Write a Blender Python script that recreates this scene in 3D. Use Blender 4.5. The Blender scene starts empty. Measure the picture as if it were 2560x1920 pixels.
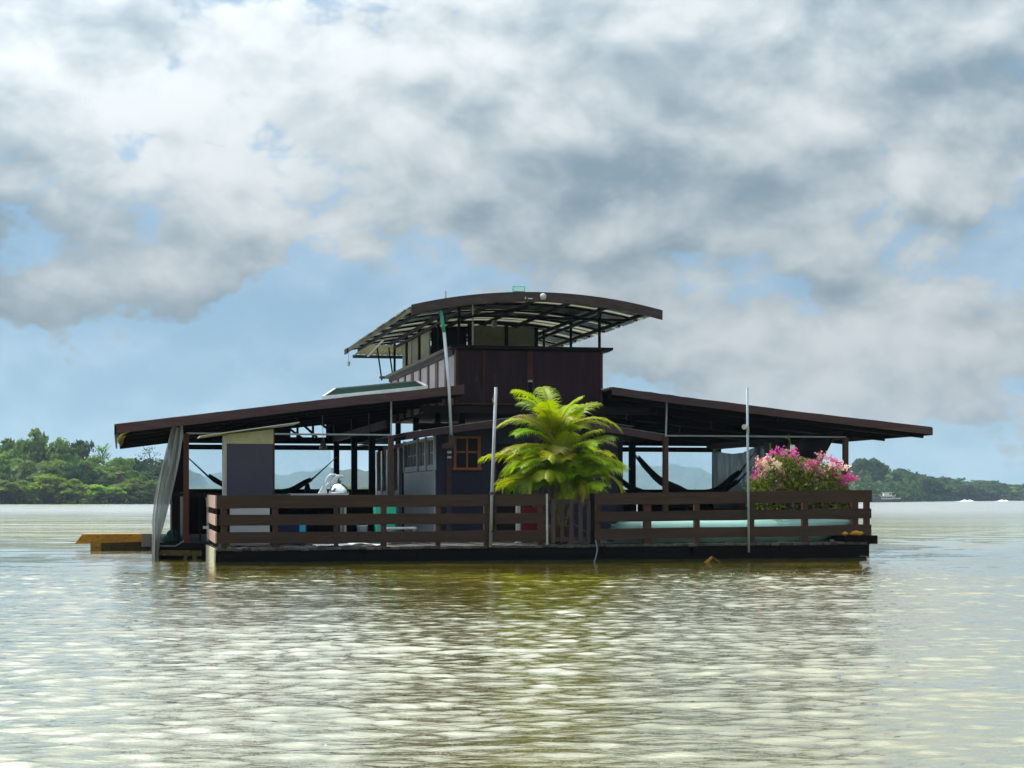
import bpy, math, random
import numpy as np
from mathutils import Vector, Matrix

random.seed(7)
R = math.radians
scene = bpy.context.scene
C = scene.collection

# ------------------------------------------------------------------ camera
cam = bpy.data.cameras.new('camera')
cam.sensor_width = 36.0
cam.lens = 36.0 * 4600 / 2560
cam.shift_y = 287 / 2560
cam.clip_start = 0.1
cam.clip_end = 9000
camo = bpy.data.objects.new('camera', cam)
camo.location = (0, 0, 1.148)
camo.rotation_euler = (R(90), 0, 0)
C.objects.link(camo)
scene.camera = camo

# ------------------------------------------------------------------ sun
SUN_EL = R(58)
SUN_AZ = math.atan2(-0.78, 0.63)          # seen from the camera: behind the house, to the left
SDIR = Vector((math.sin(SUN_AZ) * math.cos(SUN_EL), math.cos(SUN_AZ) * math.cos(SUN_EL), math.sin(SUN_EL)))
sl = bpy.data.lights.new('sun', 'SUN')
sl.energy = 4.2
sl.angle = R(0.6)
sl.color = (1.0, 0.95, 0.86)
so = bpy.data.objects.new('sun', sl)
so.rotation_euler = SDIR.to_track_quat('Z', 'Y').to_euler()
so.location = (-40, 30, 60)
C.objects.link(so)

# ------------------------------------------------------------------ render / exposure
scene.render.engine = 'CYCLES'
scene.cycles.use_denoising = True
scene.cycles.use_adaptive_sampling = True
scene.cycles.adaptive_threshold = 0.014
scene.cycles.denoising_prefilter = 'ACCURATE'
scene.cycles.adaptive_min_samples = 16
scene.cycles.max_bounces = 6
scene.cycles.diffuse_bounces = 3
scene.cycles.glossy_bounces = 3
scene.cycles.transmission_bounces = 4
scene.cycles.transparent_max_bounces = 16
scene.cycles.volume_bounces = 0
scene.cycles.caustics_reflective = False
scene.cycles.caustics_refractive = False
scene.cycles.sample_clamp_indirect = 6.0
scene.view_settings.view_transform = 'Standard'
scene.view_settings.look = 'None'
scene.view_settings.gamma = 1.0
scene.view_settings.use_curve_mapping = False
scene.view_settings.exposure = 0.08


# ------------------------------------------------------------------ node helpers
class NT:
    def __init__(self, tree):
        self.t = tree
        self.n = tree.nodes
        self.l = tree.links

    def node(self, typ, **kw):
        nd = self.n.new(typ)
        for k, v in kw.items():
            setattr(nd, k, v)
        return nd

    def put(self, sock, val):
        if hasattr(val, 'is_linked'):
            self.l.new(val, sock)
        else:
            sock.default_value = val

    def m(self, op, a, b=0.0, c=None, clamp=False):
        nd = self.n.new('ShaderNodeMath')
        nd.operation = op
        nd.use_clamp = clamp
        self.put(nd.inputs[0], a)
        self.put(nd.inputs[1], b)
        if c is not None:
            self.put(nd.inputs[2], c)
        return nd.outputs[0]

    def mix(self, f, a, b):
        nd = self.n.new('ShaderNodeMix')
        nd.data_type = 'RGBA'
        self.put(nd.inputs[0], f)
        self.put(nd.inputs[6], a)
        self.put(nd.inputs[7], b)
        return nd.outputs[2]

    def smooth(self, x, lo, hi, a=0.0, b=1.0):
        nd = self.n.new('ShaderNodeMapRange')
        nd.interpolation_type = 'SMOOTHSTEP'
        self.put(nd.inputs[0], x)
        nd.inputs[1].default_value = lo
        nd.inputs[2].default_value = hi
        nd.inputs[3].default_value = a
        nd.inputs[4].default_value = b
        return nd.outputs[0]

    def noise(self, vec, scale, detail=4, rough=0.5, dist=0.0, lac=2.0):
        nd = self.n.new('ShaderNodeTexNoise')
        if vec is not None:
            self.l.new(vec, nd.inputs['Vector'])
        nd.inputs['Scale'].default_value = scale
        nd.inputs['Detail'].default_value = detail
        nd.inputs['Roughness'].default_value = rough
        nd.inputs['Lacunarity'].default_value = lac
        nd.inputs['Distortion'].default_value = dist
        return nd.outputs[0]

    def mapping(self, vec, loc=(0, 0, 0), scale=(1, 1, 1), rot=(0, 0, 0)):
        nd = self.n.new('ShaderNodeMapping')
        self.l.new(vec, nd.inputs[0])
        nd.inputs[1].default_value = loc
        nd.inputs[2].default_value = rot
        nd.inputs[3].default_value = scale
        return nd.outputs[0]


def c4(c, k=1.0):
    return (c[0] * k, c[1] * k, c[2] * k, 1.0)


# ------------------------------------------------------------------ world: sky with broken cloud
world = bpy.data.worlds.new('World')
scene.world = world
world.use_nodes = True
W = NT(world.node_tree)
W.n.clear()
CLX, CLZ = 21.3, 2.8
tc = W.node('ShaderNodeTexCoord')
gen = tc.outputs['Generated']
sky = W.node('ShaderNodeTexSky', sky_type='NISHITA')
sky.sun_disc = False
sky.sun_elevation = SUN_EL
sky.sun_rotation = SUN_AZ
sky.air_density = 1.0
sky.dust_density = 0.1
sky.ozone_density = 0.8
lift = W.mapping(gen, loc=(0, 0, 0.13))
W.l.new(lift, sky.inputs['Vector'])
bg_sky = W.node('ShaderNodeBackground')
tint = W.node('ShaderNodeMix', data_type='RGBA', blend_type='MULTIPLY')
tint.inputs[0].default_value = 1.0
W.l.new(sky.outputs[0], tint.inputs[6])
tint.inputs[7].default_value = (0.92, 1.035, 0.97, 1)   # humid tropical air
W.l.new(tint.outputs[2], bg_sky.inputs[0])
bg_sky.inputs[1].default_value = 0.13
sep = W.node('ShaderNodeSeparateXYZ')
W.l.new(gen, sep.inputs[0])
az = W.m('ARCTAN2', sep.outputs[0], sep.outputs[1])
el = W.m('ARCSINE', sep.outputs[2])
cmb = W.node('ShaderNodeCombineXYZ')
W.l.new(az, cmb.inputs[0])
W.l.new(el, cmb.inputs[1])
bearing = cmb.outputs[0]


def gauss(x, y, sx, sy, amp, prev):
    """a soft bank (or gap) of cloud; position and size in degrees of bearing and height"""
    f = W.node('ShaderNodeVectorMath', operation='MULTIPLY_ADD')
    W.l.new(bearing, f.inputs[0])
    f.inputs[1].default_value = (1 / R(sx), 1 / R(sy), 0)
    f.inputs[2].default_value = (-x / sx, -y / sy, 0)
    d = W.node('ShaderNodeVectorMath', operation='DOT_PRODUCT')
    W.l.new(f.outputs[0], d.inputs[0])
    W.l.new(f.outputs[0], d.inputs[1])
    return W.m('MULTIPLY_ADD', W.m('POWER', 0.36788, d.outputs['Value']), amp, prev)


GS = [(-5.4, 6.2, 3.6, 1.5, -0.20), (-15.4, 11.7, 1.8, 0.8, -0.09), (-11.9, 10.7, 1.2, 0.7, -0.07),
      (-9.0, 3.6, 9.0, 1.7, -0.17), (-8.0, 1.2, 14.0, 1.5, -0.16), (15.3, 12.9, 1.4, 0.8, -0.08), (12.0, 1.0, 9.0, 1.2, -0.10),
      (-9.2, 7.4, 1.7, 1.0, 0.13), (-13.6, 7.4, 2.6, 1.6, 0.07), (-5.7, 6.5, 1.3, 0.45, 0.10),
      (-15.0, 5.8, 2.5, 0.7, 0.12),
      (8.0, 10.8, 9.0, 3.4, 0.08), (-5.0, 12.3, 11.0, 2.6, 0.11), (3.0, 8.8, 6.0, 1.4, 0.10),
      (9.5, 5.2, 7.0, 1.8, 0.08), (4.0, 13.5, 14.0, 3.0, 0.10), (0.0, 34.0, 75.0, 17.0, 0.13), (-12.0, 13.6, 5.0, 1.6, 0.09), (-13.0, 10.6, 3.0, 1.2, 0.06), (9.5, 4.2, 8.0, 1.9, 0.11)]
bias = 0.0
for g in GS:
    bias = gauss(*g, bias)
base = W.mapping(gen, loc=(CLX, 0.0, CLZ), scale=(1, 1, 1.5))
warp = W.node('ShaderNodeTexNoise')
W.l.new(base, warp.inputs['Vector'])
warp.inputs['Scale'].default_value = 12.0
warp.inputs['Detail'].default_value = 2.0
wv = W.node('ShaderNodeVectorMath', operation='MULTIPLY_ADD')
W.l.new(warp.outputs['Color'], wv.inputs[0])
wv.inputs[1].default_value = (0.03, 0.03, 0.03)
W.l.new(base, wv.inputs[2])
pos = wv.outputs[0]
pos_up = W.mapping(pos, loc=(-0.006, 0.0, 0.022))
pos_up2 = W.mapping(pos, loc=(-0.02, 0.0, 0.10))


def puffs(p, det):
    """rounded heaps of cumulus"""
    vn = W.node('ShaderNodeTexVoronoi', feature='F1')
    W.l.new(p, vn.inputs['Vector'])
    vn.inputs['Scale'].default_value = 15.0
    vn.inputs['Detail'].default_value = det
    vn.inputs['Roughness'].default_value = 0.55
    vn.inputs['Lacunarity'].default_value = 2.3
    return vn.outputs['Distance']


fa = W.noise(pos, 7.5, 9, 0.55)
db = W.noise(pos, 3.2, 2, 0.5)
da = W.m('MULTIPLY_ADD', puffs(pos, 3.0), -0.32, W.m('MULTIPLY_ADD', fa, 0.75, 0.25))
dau = W.m('MULTIPLY_ADD', puffs(pos_up, 1.0), -0.30, W.m('MULTIPLY_ADD', W.noise(pos_up, 7.5, 4, 0.53), 0.75, 0.25))
dau2 = W.noise(pos_up2, 7.5, 2, 0.5)
d0 = W.m('MULTIPLY_ADD', da, 0.62, W.m('MULTIPLY', db, 0.38))
dens = W.m('ADD', d0, bias)
alpha = W.smooth(dens, 0.365, 0.435, 0.42, 0.97)
edge = W.m('MULTIPLY', W.m('SUBTRACT', da, dau), 2.8)
edge2 = W.m('MULTIPLY', W.m('SUBTRACT', fa, dau2), 1.3)
thick = W.m('MULTIPLY_ADD', W.m('MULTIPLY_ADD', bias, -0.5, d0), -1.7, 1.10)
lit = W.m('ADD', W.m('ADD', edge, edge2), thick)
lit = W.smooth(lit, -0.50, 1.05)
# towards the sun the cloud passes more light
sv = W.node('ShaderNodeVectorMath', operation='DOT_PRODUCT')
W.l.new(gen, sv.inputs[0])
sv.inputs[1].default_value = tuple(SDIR)
fw = W.m('POWER', W.m('MAXIMUM', sv.outputs['Value'], 0.0), 8.0)
cl = W.mix(lit, (0.255, 0.35, 0.415, 1), (0.78, 0.83, 0.845, 1))
bg_c = W.node('ShaderNodeBackground')
W.l.new(cl, bg_c.inputs[0])
zen = W.m('MAXIMUM', sep.outputs[2], 0.0)
rise = W.m('MINIMUM', W.m('MULTIPLY_ADD', zen, W.m('MULTIPLY_ADD', zen, 3.0, 1.0), 0.63), 2.5)   # an overcast sky brightens towards the zenith
W.l.new(W.m('MULTIPLY_ADD', fw, 13.0, rise), bg_c.inputs[1])
ms = W.node('ShaderNodeMixShader')
W.l.new(alpha, ms.inputs[0])
W.l.new(bg_sky.outputs[0], ms.inputs[1])
W.l.new(bg_c.outputs[0], ms.inputs[2])
wo = W.node('ShaderNodeOutputWorld')
W.l.new(ms.outputs[0], wo.inputs[0])
world.cycles.sampling_method = 'MANUAL'
world.cycles.sample_map_resolution = 512


# ------------------------------------------------------------------ materials
def new_mat(name):
    m = bpy.data.materials.new(name)
    m.use_nodes = True
    t = NT(m.node_tree)
    t.n.clear()
    out = t.node('ShaderNodeOutputMaterial')
    return m, t, out


def obj_coords(t, stretch=(1, 1, 1)):
    tcn = t.node('ShaderNodeTexCoord')
    oi = t.node('ShaderNodeObjectInfo')
    v = t.node('ShaderNodeVectorMath', operation='ADD')
    mp = t.mapping(tcn.outputs['Object'], scale=stretch)
    t.l.new(mp, v.inputs[0])
    k = t.node('ShaderNodeVectorMath', operation='SCALE')
    k.inputs[0].default_value = (17.0, 31.0, 23.0)
    t.l.new(oi.outputs['Random'], k.inputs['Scale'])
    t.l.new(k.outputs[0], v.inputs[1])
    return v.outputs[0], oi.outputs['Random']


def paint(name, col, rough=0.6, var=0.3, scale=3.0, stretch=(1, 1, 1), wear=None, wear_at=0.62, spec=0.3, bump=0.0,
          objvar=0.2, metal=0.0):
    m, t, out = new_mat(name)
    v, rnd = obj_coords(t, stretch)
    n1 = t.noise(v, scale, 5, 0.6)
    n2 = t.noise(v, scale * 5.3, 4, 0.6)
    f = t.m('ADD', t.m('MULTIPLY', n1, 0.65), t.m('MULTIPLY', n2, 0.35))
    f = t.smooth(f, 0.3, 0.7)
    colr = t.mix(f, c4(col, 1 - var), c4(col, 1 + var))
    if wear:
        wn = t.noise(v, scale * 1.9, 7, 0.7)
        colr = t.mix(t.smooth(wn, wear_at, wear_at + 0.1), colr, c4(wear))
    hs = t.node('ShaderNodeHueSaturation')
    t.l.new(colr, hs.inputs['Color'])
    t.l.new(t.m('ADD', 1.0 - objvar, t.m('MULTIPLY', rnd, 2 * objvar)), hs.inputs['Value'])
    p = t.node('ShaderNodeBsdfPrincipled')
    t.l.new(hs.outputs[0], p.inputs['Base Color'])
    p.inputs['Roughness'].default_value = rough
    p.inputs['Specular IOR Level'].default_value = spec
    p.inputs['Metallic'].default_value = metal
    if bump > 0:
        b = t.node('ShaderNodeBump')
        b.inputs['Strength'].default_value = 0.6
        b.inputs['Distance'].default_value = bump
        t.l.new(f, b.inputs['Height'])
        t.l.new(b.outputs[0], p.inputs['Normal'])
    t.l.new(p.outputs[0], out.inputs[0])
    return m


def leafy(name, col, col2, trans=0.45, scale=2.0, rough=0.45, objvar=0.25, tcol=None, gloss=0.02):
    """two-sided leaf: diffuse + light coming through"""
    m, t, out = new_mat(name)
    v, rnd = obj_coords(t)
    n = t.noise(v, scale, 4, 0.6)
    c = t.mix(t.smooth(n, 0.36, 0.64), c4(col), c4(col2))
    hs = t.node('ShaderNodeHueSaturation')
    t.l.new(c, hs.inputs['Color'])
    t.l.new(t.m('ADD', 1.0 - objvar, t.m('MULTIPLY', rnd, 2 * objvar)), hs.inputs['Value'])
    t.l.new(t.m('ADD', 0.485, t.m('MULTIPLY', rnd, 0.03)), hs.inputs['Hue'])
    d = t.node('ShaderNodeBsdfDiffuse')
    t.l.new(hs.outputs[0], d.inputs[0])
    tr = t.node('ShaderNodeBsdfTranslucent')
    tb = t.node('ShaderNodeHueSaturation')
    t.l.new(hs.outputs[0], tb.inputs['Color'])
    tb.inputs['Value'].default_value = 1.5
    tb.inputs['Saturation'].default_value = 1.1
    t.l.new(tb.outputs[0], tr.inputs[0])
    mx = t.node('ShaderNodeMixShader')
    mx.inputs[0].default_value = trans
    t.l.new(d.outputs[0], mx.inputs[1])
    t.l.new(tr.outputs[0], mx.inputs[2])
    g = t.node('ShaderNodeBsdfGlossy')
    g.inputs['Roughness'].default_value = rough
    g.inputs[0].default_value = (0.9, 0.9, 0.9, 1)
    mg = t.node('ShaderNodeMixShader')
    mg.inputs[0].default_value = gloss
    t.l.new(mx.outputs[0], mg.inputs[1])
    t.l.new(g.outputs[0], mg.inputs[2])
    t.l.new(mg.outputs[0], out.inputs[0])
    return m


def sheet_mat(name, col, alpha_lo, alpha_hi, scale=3.0, trans=0.6, stretch=(1, 1, 1)):
    """thin plastic film: partly see-through, partly scattering"""
    m, t, out = new_mat(name)
    v, rnd = obj_coords(t, stretch)
    n = t.noise(v, scale, 5, 0.6, 0.6)
    f = t.smooth(n, 0.3, 0.7, alpha_lo, alpha_hi)
    d = t.node('ShaderNodeBsdfDiffuse')
    d.inputs[0].default_value = c4(col)
    tr = t.node('ShaderNodeBsdfTranslucent')
    tr.inputs[0].default_value = c4(col)
    mx = t.node('ShaderNodeMixShader')
    mx.inputs[0].default_value = trans
    t.l.new(d.outputs[0], mx.inputs[1])
    t.l.new(tr.outputs[0], mx.inputs[2])
    g = t.node('ShaderNodeBsdfGlossy')
    g.inputs['Roughness'].default_value = 0.25
    mg = t.node('ShaderNodeMixShader')
    mg.inputs[0].default_value = 0.06
    t.l.new(mx.outputs[0], mg.inputs[1])
    t.l.new(g.outputs[0], mg.inputs[2])
    tp = t.node('ShaderNodeBsdfTransparent')
    tp.inputs[0].default_value = (0.94, 0.97, 1.0, 1)
    mm = t.node('ShaderNodeMixShader')
    t.l.new(f, mm.inputs[0])
    t.l.new(tp.outputs[0], mm.inputs[1])
    t.l.new(mg.outputs[0], mm.inputs[2])
    t.l.new(mm.outputs[0], out.inputs[0])
    return m


M = {}
M['fascia'] = paint('fascia paint', (0.072, 0.040, 0.041), 0.55, 0.25, 2.2, (0.5, 3, 6), wear=(0.095, 0.067, 0.06), wear_at=0.66, spec=0.15)
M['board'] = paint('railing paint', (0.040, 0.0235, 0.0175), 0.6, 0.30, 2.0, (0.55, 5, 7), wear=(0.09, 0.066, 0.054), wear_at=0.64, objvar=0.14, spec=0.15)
M['return'] = paint('sunlit return board', (0.36, 0.235, 0.195), 0.7, 0.2, 3.0, (4, 0.6, 6), wear=(0.45, 0.36, 0.30), objvar=0.1)  # sunlight on the left returns put into this paler railing colour
M['post'] = paint('brown post paint', (0.0630, 0.0300, 0.0210), 0.6, 0.3, 3.0, (5, 5, 0.8), wear=(0.2, 0.13, 0.09), spec=0.15)
M['redpost'] = paint('red brown post paint', (0.0750, 0.0250, 0.0175), 0.6, 0.3, 3.0, (5, 5, 0.8), spec=0.15)
M['gatewood'] = paint('faded gate paint', (0.060, 0.046, 0.043), 0.7, 0.3, 3.0, (5, 5, 0.8), spec=0.1)
M['darkfascia'] = paint('grey brown fascia paint', (0.056, 0.042, 0.043), 0.6, 0.3, 2.2, (1, 3, 5), wear=(0.085, 0.07, 0.066), wear_at=0.62, spec=0.1)
M['dark'] = paint('dark stained timber', (0.0100, 0.0080, 0.0075), 0.65, 0.4, 3.0, (1, 1, 3), spec=0.08)
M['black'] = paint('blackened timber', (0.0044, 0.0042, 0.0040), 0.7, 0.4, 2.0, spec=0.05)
M['hull'] = paint('tarred hull', (0.0021, 0.0019, 0.0016), 0.6, 0.5, 1.6, (0.5, 2, 5), wear=(0.07, 0.065, 0.05), wear_at=0.70, spec=0.08)
M['slime'] = paint('algae at the waterline', (0.030, 0.030, 0.010), 0.7, 0.5, 3.0, (0.8, 1, 4), wear=(0.075, 0.068, 0.03), wear_at=0.60, spec=0.1)
M['hullend'] = paint('flaking cream and sunlit hull side', (0.50, 0.45, 0.31), 0.75, 0.25, 3.0, (3, 1, 3), wear=(0.12, 0.10, 0.05), wear_at=0.60)  # own cream of the weight board; on the float side, painted sunlight
M['plank'] = paint('weathered deck plank', (0.0680, 0.0600, 0.0496), 0.85, 0.4, 3.0, (4, 0.7, 4), wear=(0.03, 0.028, 0.024), wear_at=0.56, objvar=0.4)
M['towerfront'] = paint('dark plum panel', (0.0232, 0.0107, 0.0165), 0.5, 0.35, 1.6, (3.5, 3.5, 0.6), wear=(0.045, 0.037, 0.038), wear_at=0.60, objvar=0.12, spec=0.1)
M['towerside'] = paint('lit side grey mauve panel', (0.33, 0.275, 0.275), 0.6, 0.12, 1.6, objvar=0.08)  # brighter light on the left side put into the panel colour
M['batten'] = paint('red brown batten', (0.0714, 0.0250, 0.0218), 0.6, 0.3, 3.0, spec=0.1)
M['cap'] = paint('weathered cap board', (0.0920, 0.0840, 0.0680), 0.75, 0.35, 3.0, (1, 1, 5), spec=0.1)
M['navy'] = paint('navy wall paint', (0.0158, 0.0156, 0.0325), 0.5, 0.2, 1.4, spec=0.2)
M['plum'] = paint('slate violet wall paint', (0.0552, 0.0504, 0.0750), 0.55, 0.10, 1.2, objvar=0.05, spec=0.15)
M['white'] = paint('white paint', (0.5270, 0.5610, 0.5610), 0.5, 0.10, 2.0, wear=(0.40, 0.42, 0.41), wear_at=0.68)
M['bandcream'] = paint('faded cream band', (0.33, 0.315, 0.19), 0.7, 0.15, 2.2, objvar=0.05)
M['dullcream'] = paint('dull olive cream boards', (0.1764, 0.1739, 0.1131), 0.7, 0.2, 2.2, (1, 1, 3), wear=(0.15, 0.145, 0.09), wear_at=0.60, objvar=0.12)
M['cream'] = paint('cream paint', (0.50, 0.47, 0.29), 0.65, 0.14, 2.2, wear=(0.34, 0.33, 0.22), wear_at=0.62)
M['orange'] = paint('varnished window frame', (0.2250, 0.0638, 0.0176), 0.4, 0.25, 4.0)
M['metal'] = paint('galvanised pipe', (0.40, 0.42, 0.43), 0.42, 0.15, 5.0, metal=0.6, spec=0.5)
M['rod'] = paint('grey steel rod', (0.34, 0.35, 0.34), 0.55, 0.2, 6.0, spec=0.4)
M['pvc'] = paint('white plastic pipe', (0.64, 0.67, 0.69), 0.4, 0.08, 2.0, spec=0.4, objvar=0.03)
M['pvcgrey'] = paint('grey plastic pipe', (0.26, 0.28, 0.295), 0.55, 0.2, 2.0, spec=0.3, objvar=0.03)
M['pvcblue'] = paint('blue grey pipe', (0.25, 0.31, 0.35), 0.5, 0.15, 2.0, spec=0.3)
M['teal'] = paint('teal paint', (0.05, 0.33, 0.27), 0.4, 0.12, 3.0)
M['roofmetal'] = paint('green grey roofing', (0.1240, 0.1645, 0.1485), 0.45, 0.25, 1.2, wear=(0.32, 0.33, 0.30), objvar=0.12)
M['rooftop'] = paint('pale zinc roofing', (0.50, 0.54, 0.53), 0.5, 0.2, 1.0, wear=(0.30, 0.30, 0.27))
M['solar'] = paint('solar cells', (0.010, 0.020, 0.016), 0.6, 0.5, 6.0, (1, 6, 1), spec=0.0)
M['rust'] = paint('rusty timber', (0.4860, 0.2310, 0.0336), 0.7, 0.35, 2.2, (1, 1, 2.5), wear=(0.10, 0.04, 0.015), wear_at=0.56)
M['weed'] = paint('algae wood', (0.085, 0.06, 0.022), 0.8, 0.5, 4.0, wear=(0.2, 0.16, 0.09))
M['moss'] = paint('mossy board', (0.050, 0.046, 0.028), 0.85, 0.5, 5.0, wear=(0.10, 0.11, 0.07), spec=0.1)
M['greywood'] = paint('grey weathered wood', (0.33, 0.31, 0.29), 0.8, 0.2, 3.0, (4, 4, 1))
M['mint'] = paint('mint gelcoat', (0.2000, 0.3630, 0.3080), 0.3, 0.12, 1.0, spec=0.5)
M['greenbin'] = paint('green plastic', (0.02, 0.42, 0.26), 0.4, 0.1, 2.0)
M['red'] = paint('dark red plastic', (0.25, 0.022, 0.035), 0.4, 0.2, 2.0)
M['blue'] = paint('deep blue plastic', (0.006, 0.009, 0.055), 0.4, 0.3, 3.0)
M['cyan'] = paint('bright blue plastic', (0.04, 0.36, 0.62), 0.4, 0.2, 5.0)
M['fabricdark'] = paint('dark hammock cloth', (0.020, 0.020, 0.024), 0.9, 0.3, 5.0)
M['rope'] = paint('pale rope', (0.22, 0.30, 0.33), 0.9, 0.2, 8.0)
M['netgreen'] = paint('green net', (0.012, 0.05, 0.04), 0.95, 0.6, 30.0, spec=0.1)
M['tealtop'] = paint('teal table edge', (0.02, 0.09, 0.075), 0.5, 0.2, 3.0)
M['glassdark'] = paint('dark window glass', (0.008, 0.008, 0.010), 0.35, 0.2, 2.0, spec=0.12)
M['clay'] = paint('clay pot', (0.20, 0.09, 0.05), 0.8, 0.3, 4.0)
M['bark'] = paint('bark', (0.10, 0.075, 0.05), 0.9, 0.4, 4.0)
M['stem'] = paint('palm stem', (0.24, 0.22, 0.09), 0.6, 0.35, 4.0, (4, 4, 1.4), wear=(0.42, 0.34, 0.20))
M['boatwhite'] = paint('boat white', (0.74, 0.74, 0.73), 0.5, 0.1, 0.6)
M['boatdark'] = paint('boat hull blue grey', (0.035, 0.045, 0.06), 0.5, 0.3, 0.6)
M['foam'] = paint('foam', (0.85, 0.87, 0.87), 0.8, 0.05, 1.0)
M['tarpdark'] = paint('black tarpaulin', (0.014, 0.014, 0.015), 0.7, 0.4, 3.0)
M['hillwood'] = paint('wooded hillside', (0.035, 0.055, 0.025), 0.95, 0.5, 0.02, spec=0.0)
M['bank'] = paint('bank soil and leaf litter', (0.040, 0.050, 0.022), 0.95, 0.5, 0.2)
chrome, t, out = new_mat('polished metal')
p = t.node('ShaderNodeBsdfPrincipled')
v, rnd = obj_coords(t)
t.l.new(t.mix(t.noise(v, 8.0, 3), (0.78, 0.79, 0.8, 1), (0.9, 0.9, 0.9, 1)), p.inputs['Base Color'])
p.inputs['Metallic'].default_value = 1.0
p.inputs['Roughness'].default_value = 0.22
t.l.new(p.outputs[0], out.inputs[0])
M['chrome'] = chrome
M['film'] = sheet_mat('haze tinted vinyl sheet', (0.32, 0.49, 0.62), 0.40, 0.66, 0.7, 0.7)  # blue-grey of the hazy distance put into the film colour
M['drape'] = sheet_mat('grey plastic drape', (0.45, 0.48, 0.485), 0.80, 1.0, 7.0, 0.3, (8, 8, 0.5))
M['greytarp'] = sheet_mat('grey translucent tarp', (0.085, 0.092, 0.096), 0.9, 0.99, 4.0, 0.2, (3, 3, 0.6))
M['fibreglass'] = sheet_mat('translucent roof strip', (0.44, 0.42, 0.33), 0.86, 0.98, 2.0, 0.75)
M['palm_lime'] = leafy('palm leaf lime', (0.25, 0.36, 0.010), (0.37, 0.43, 0.02), 0.42, 4.0)
M['palm_green'] = leafy('palm leaf green', (0.14, 0.27, 0.010), (0.25, 0.34, 0.015), 0.42, 4.0)
M['palm_yellow'] = leafy('palm leaf yellow', (0.36, 0.33, 0.016), (0.27, 0.32, 0.02), 0.42, 3.0)
M['palm_dry'] = leafy('palm leaf dry', (0.30, 0.22, 0.09), (0.26, 0.25, 0.05), 0.30, 3.0)
M['boug_leaf'] = leafy('bougainvillea leaf', (0.11, 0.16, 0.016), (0.21, 0.24, 0.045), 0.35, 6.0)
M['boug_pink'] = leafy('magenta bracts', (0.56, 0.04, 0.26), (0.64, 0.19, 0.38), 0.45, 14.0, objvar=0.15)
M['boug_rose'] = leafy('rose bracts', (0.50, 0.17, 0.22), (0.64, 0.38, 0.40), 0.45, 14.0, objvar=0.15)
M['boug_cream'] = leafy('cream bracts', (0.80, 0.58, 0.48), (0.80, 0.70, 0.52), 0.45, 14.0, objvar=0.1)
M['tree_a'] = leafy('forest leaf', (0.0830, 0.1434, 0.0221), (0.1580, 0.2274, 0.0425), 0.30, 0.25, objvar=0.3, gloss=0.004)
M['tree_b'] = leafy('bright mangrove leaf', (0.1440, 0.2398, 0.0252), (0.2280, 0.3157, 0.0450), 0.32, 0.25, objvar=0.2, gloss=0.004)
M['tree_c'] = leafy('dark forest leaf', (0.0318, 0.0678, 0.0193), (0.0618, 0.1039, 0.0292), 0.25, 0.25, objvar=0.3, gloss=0.004)
M['tree_d'] = leafy('olive forest leaf', (0.105, 0.135, 0.036), (0.15, 0.18, 0.055), 0.30, 0.25, objvar=0.25, gloss=0.004)


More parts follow.
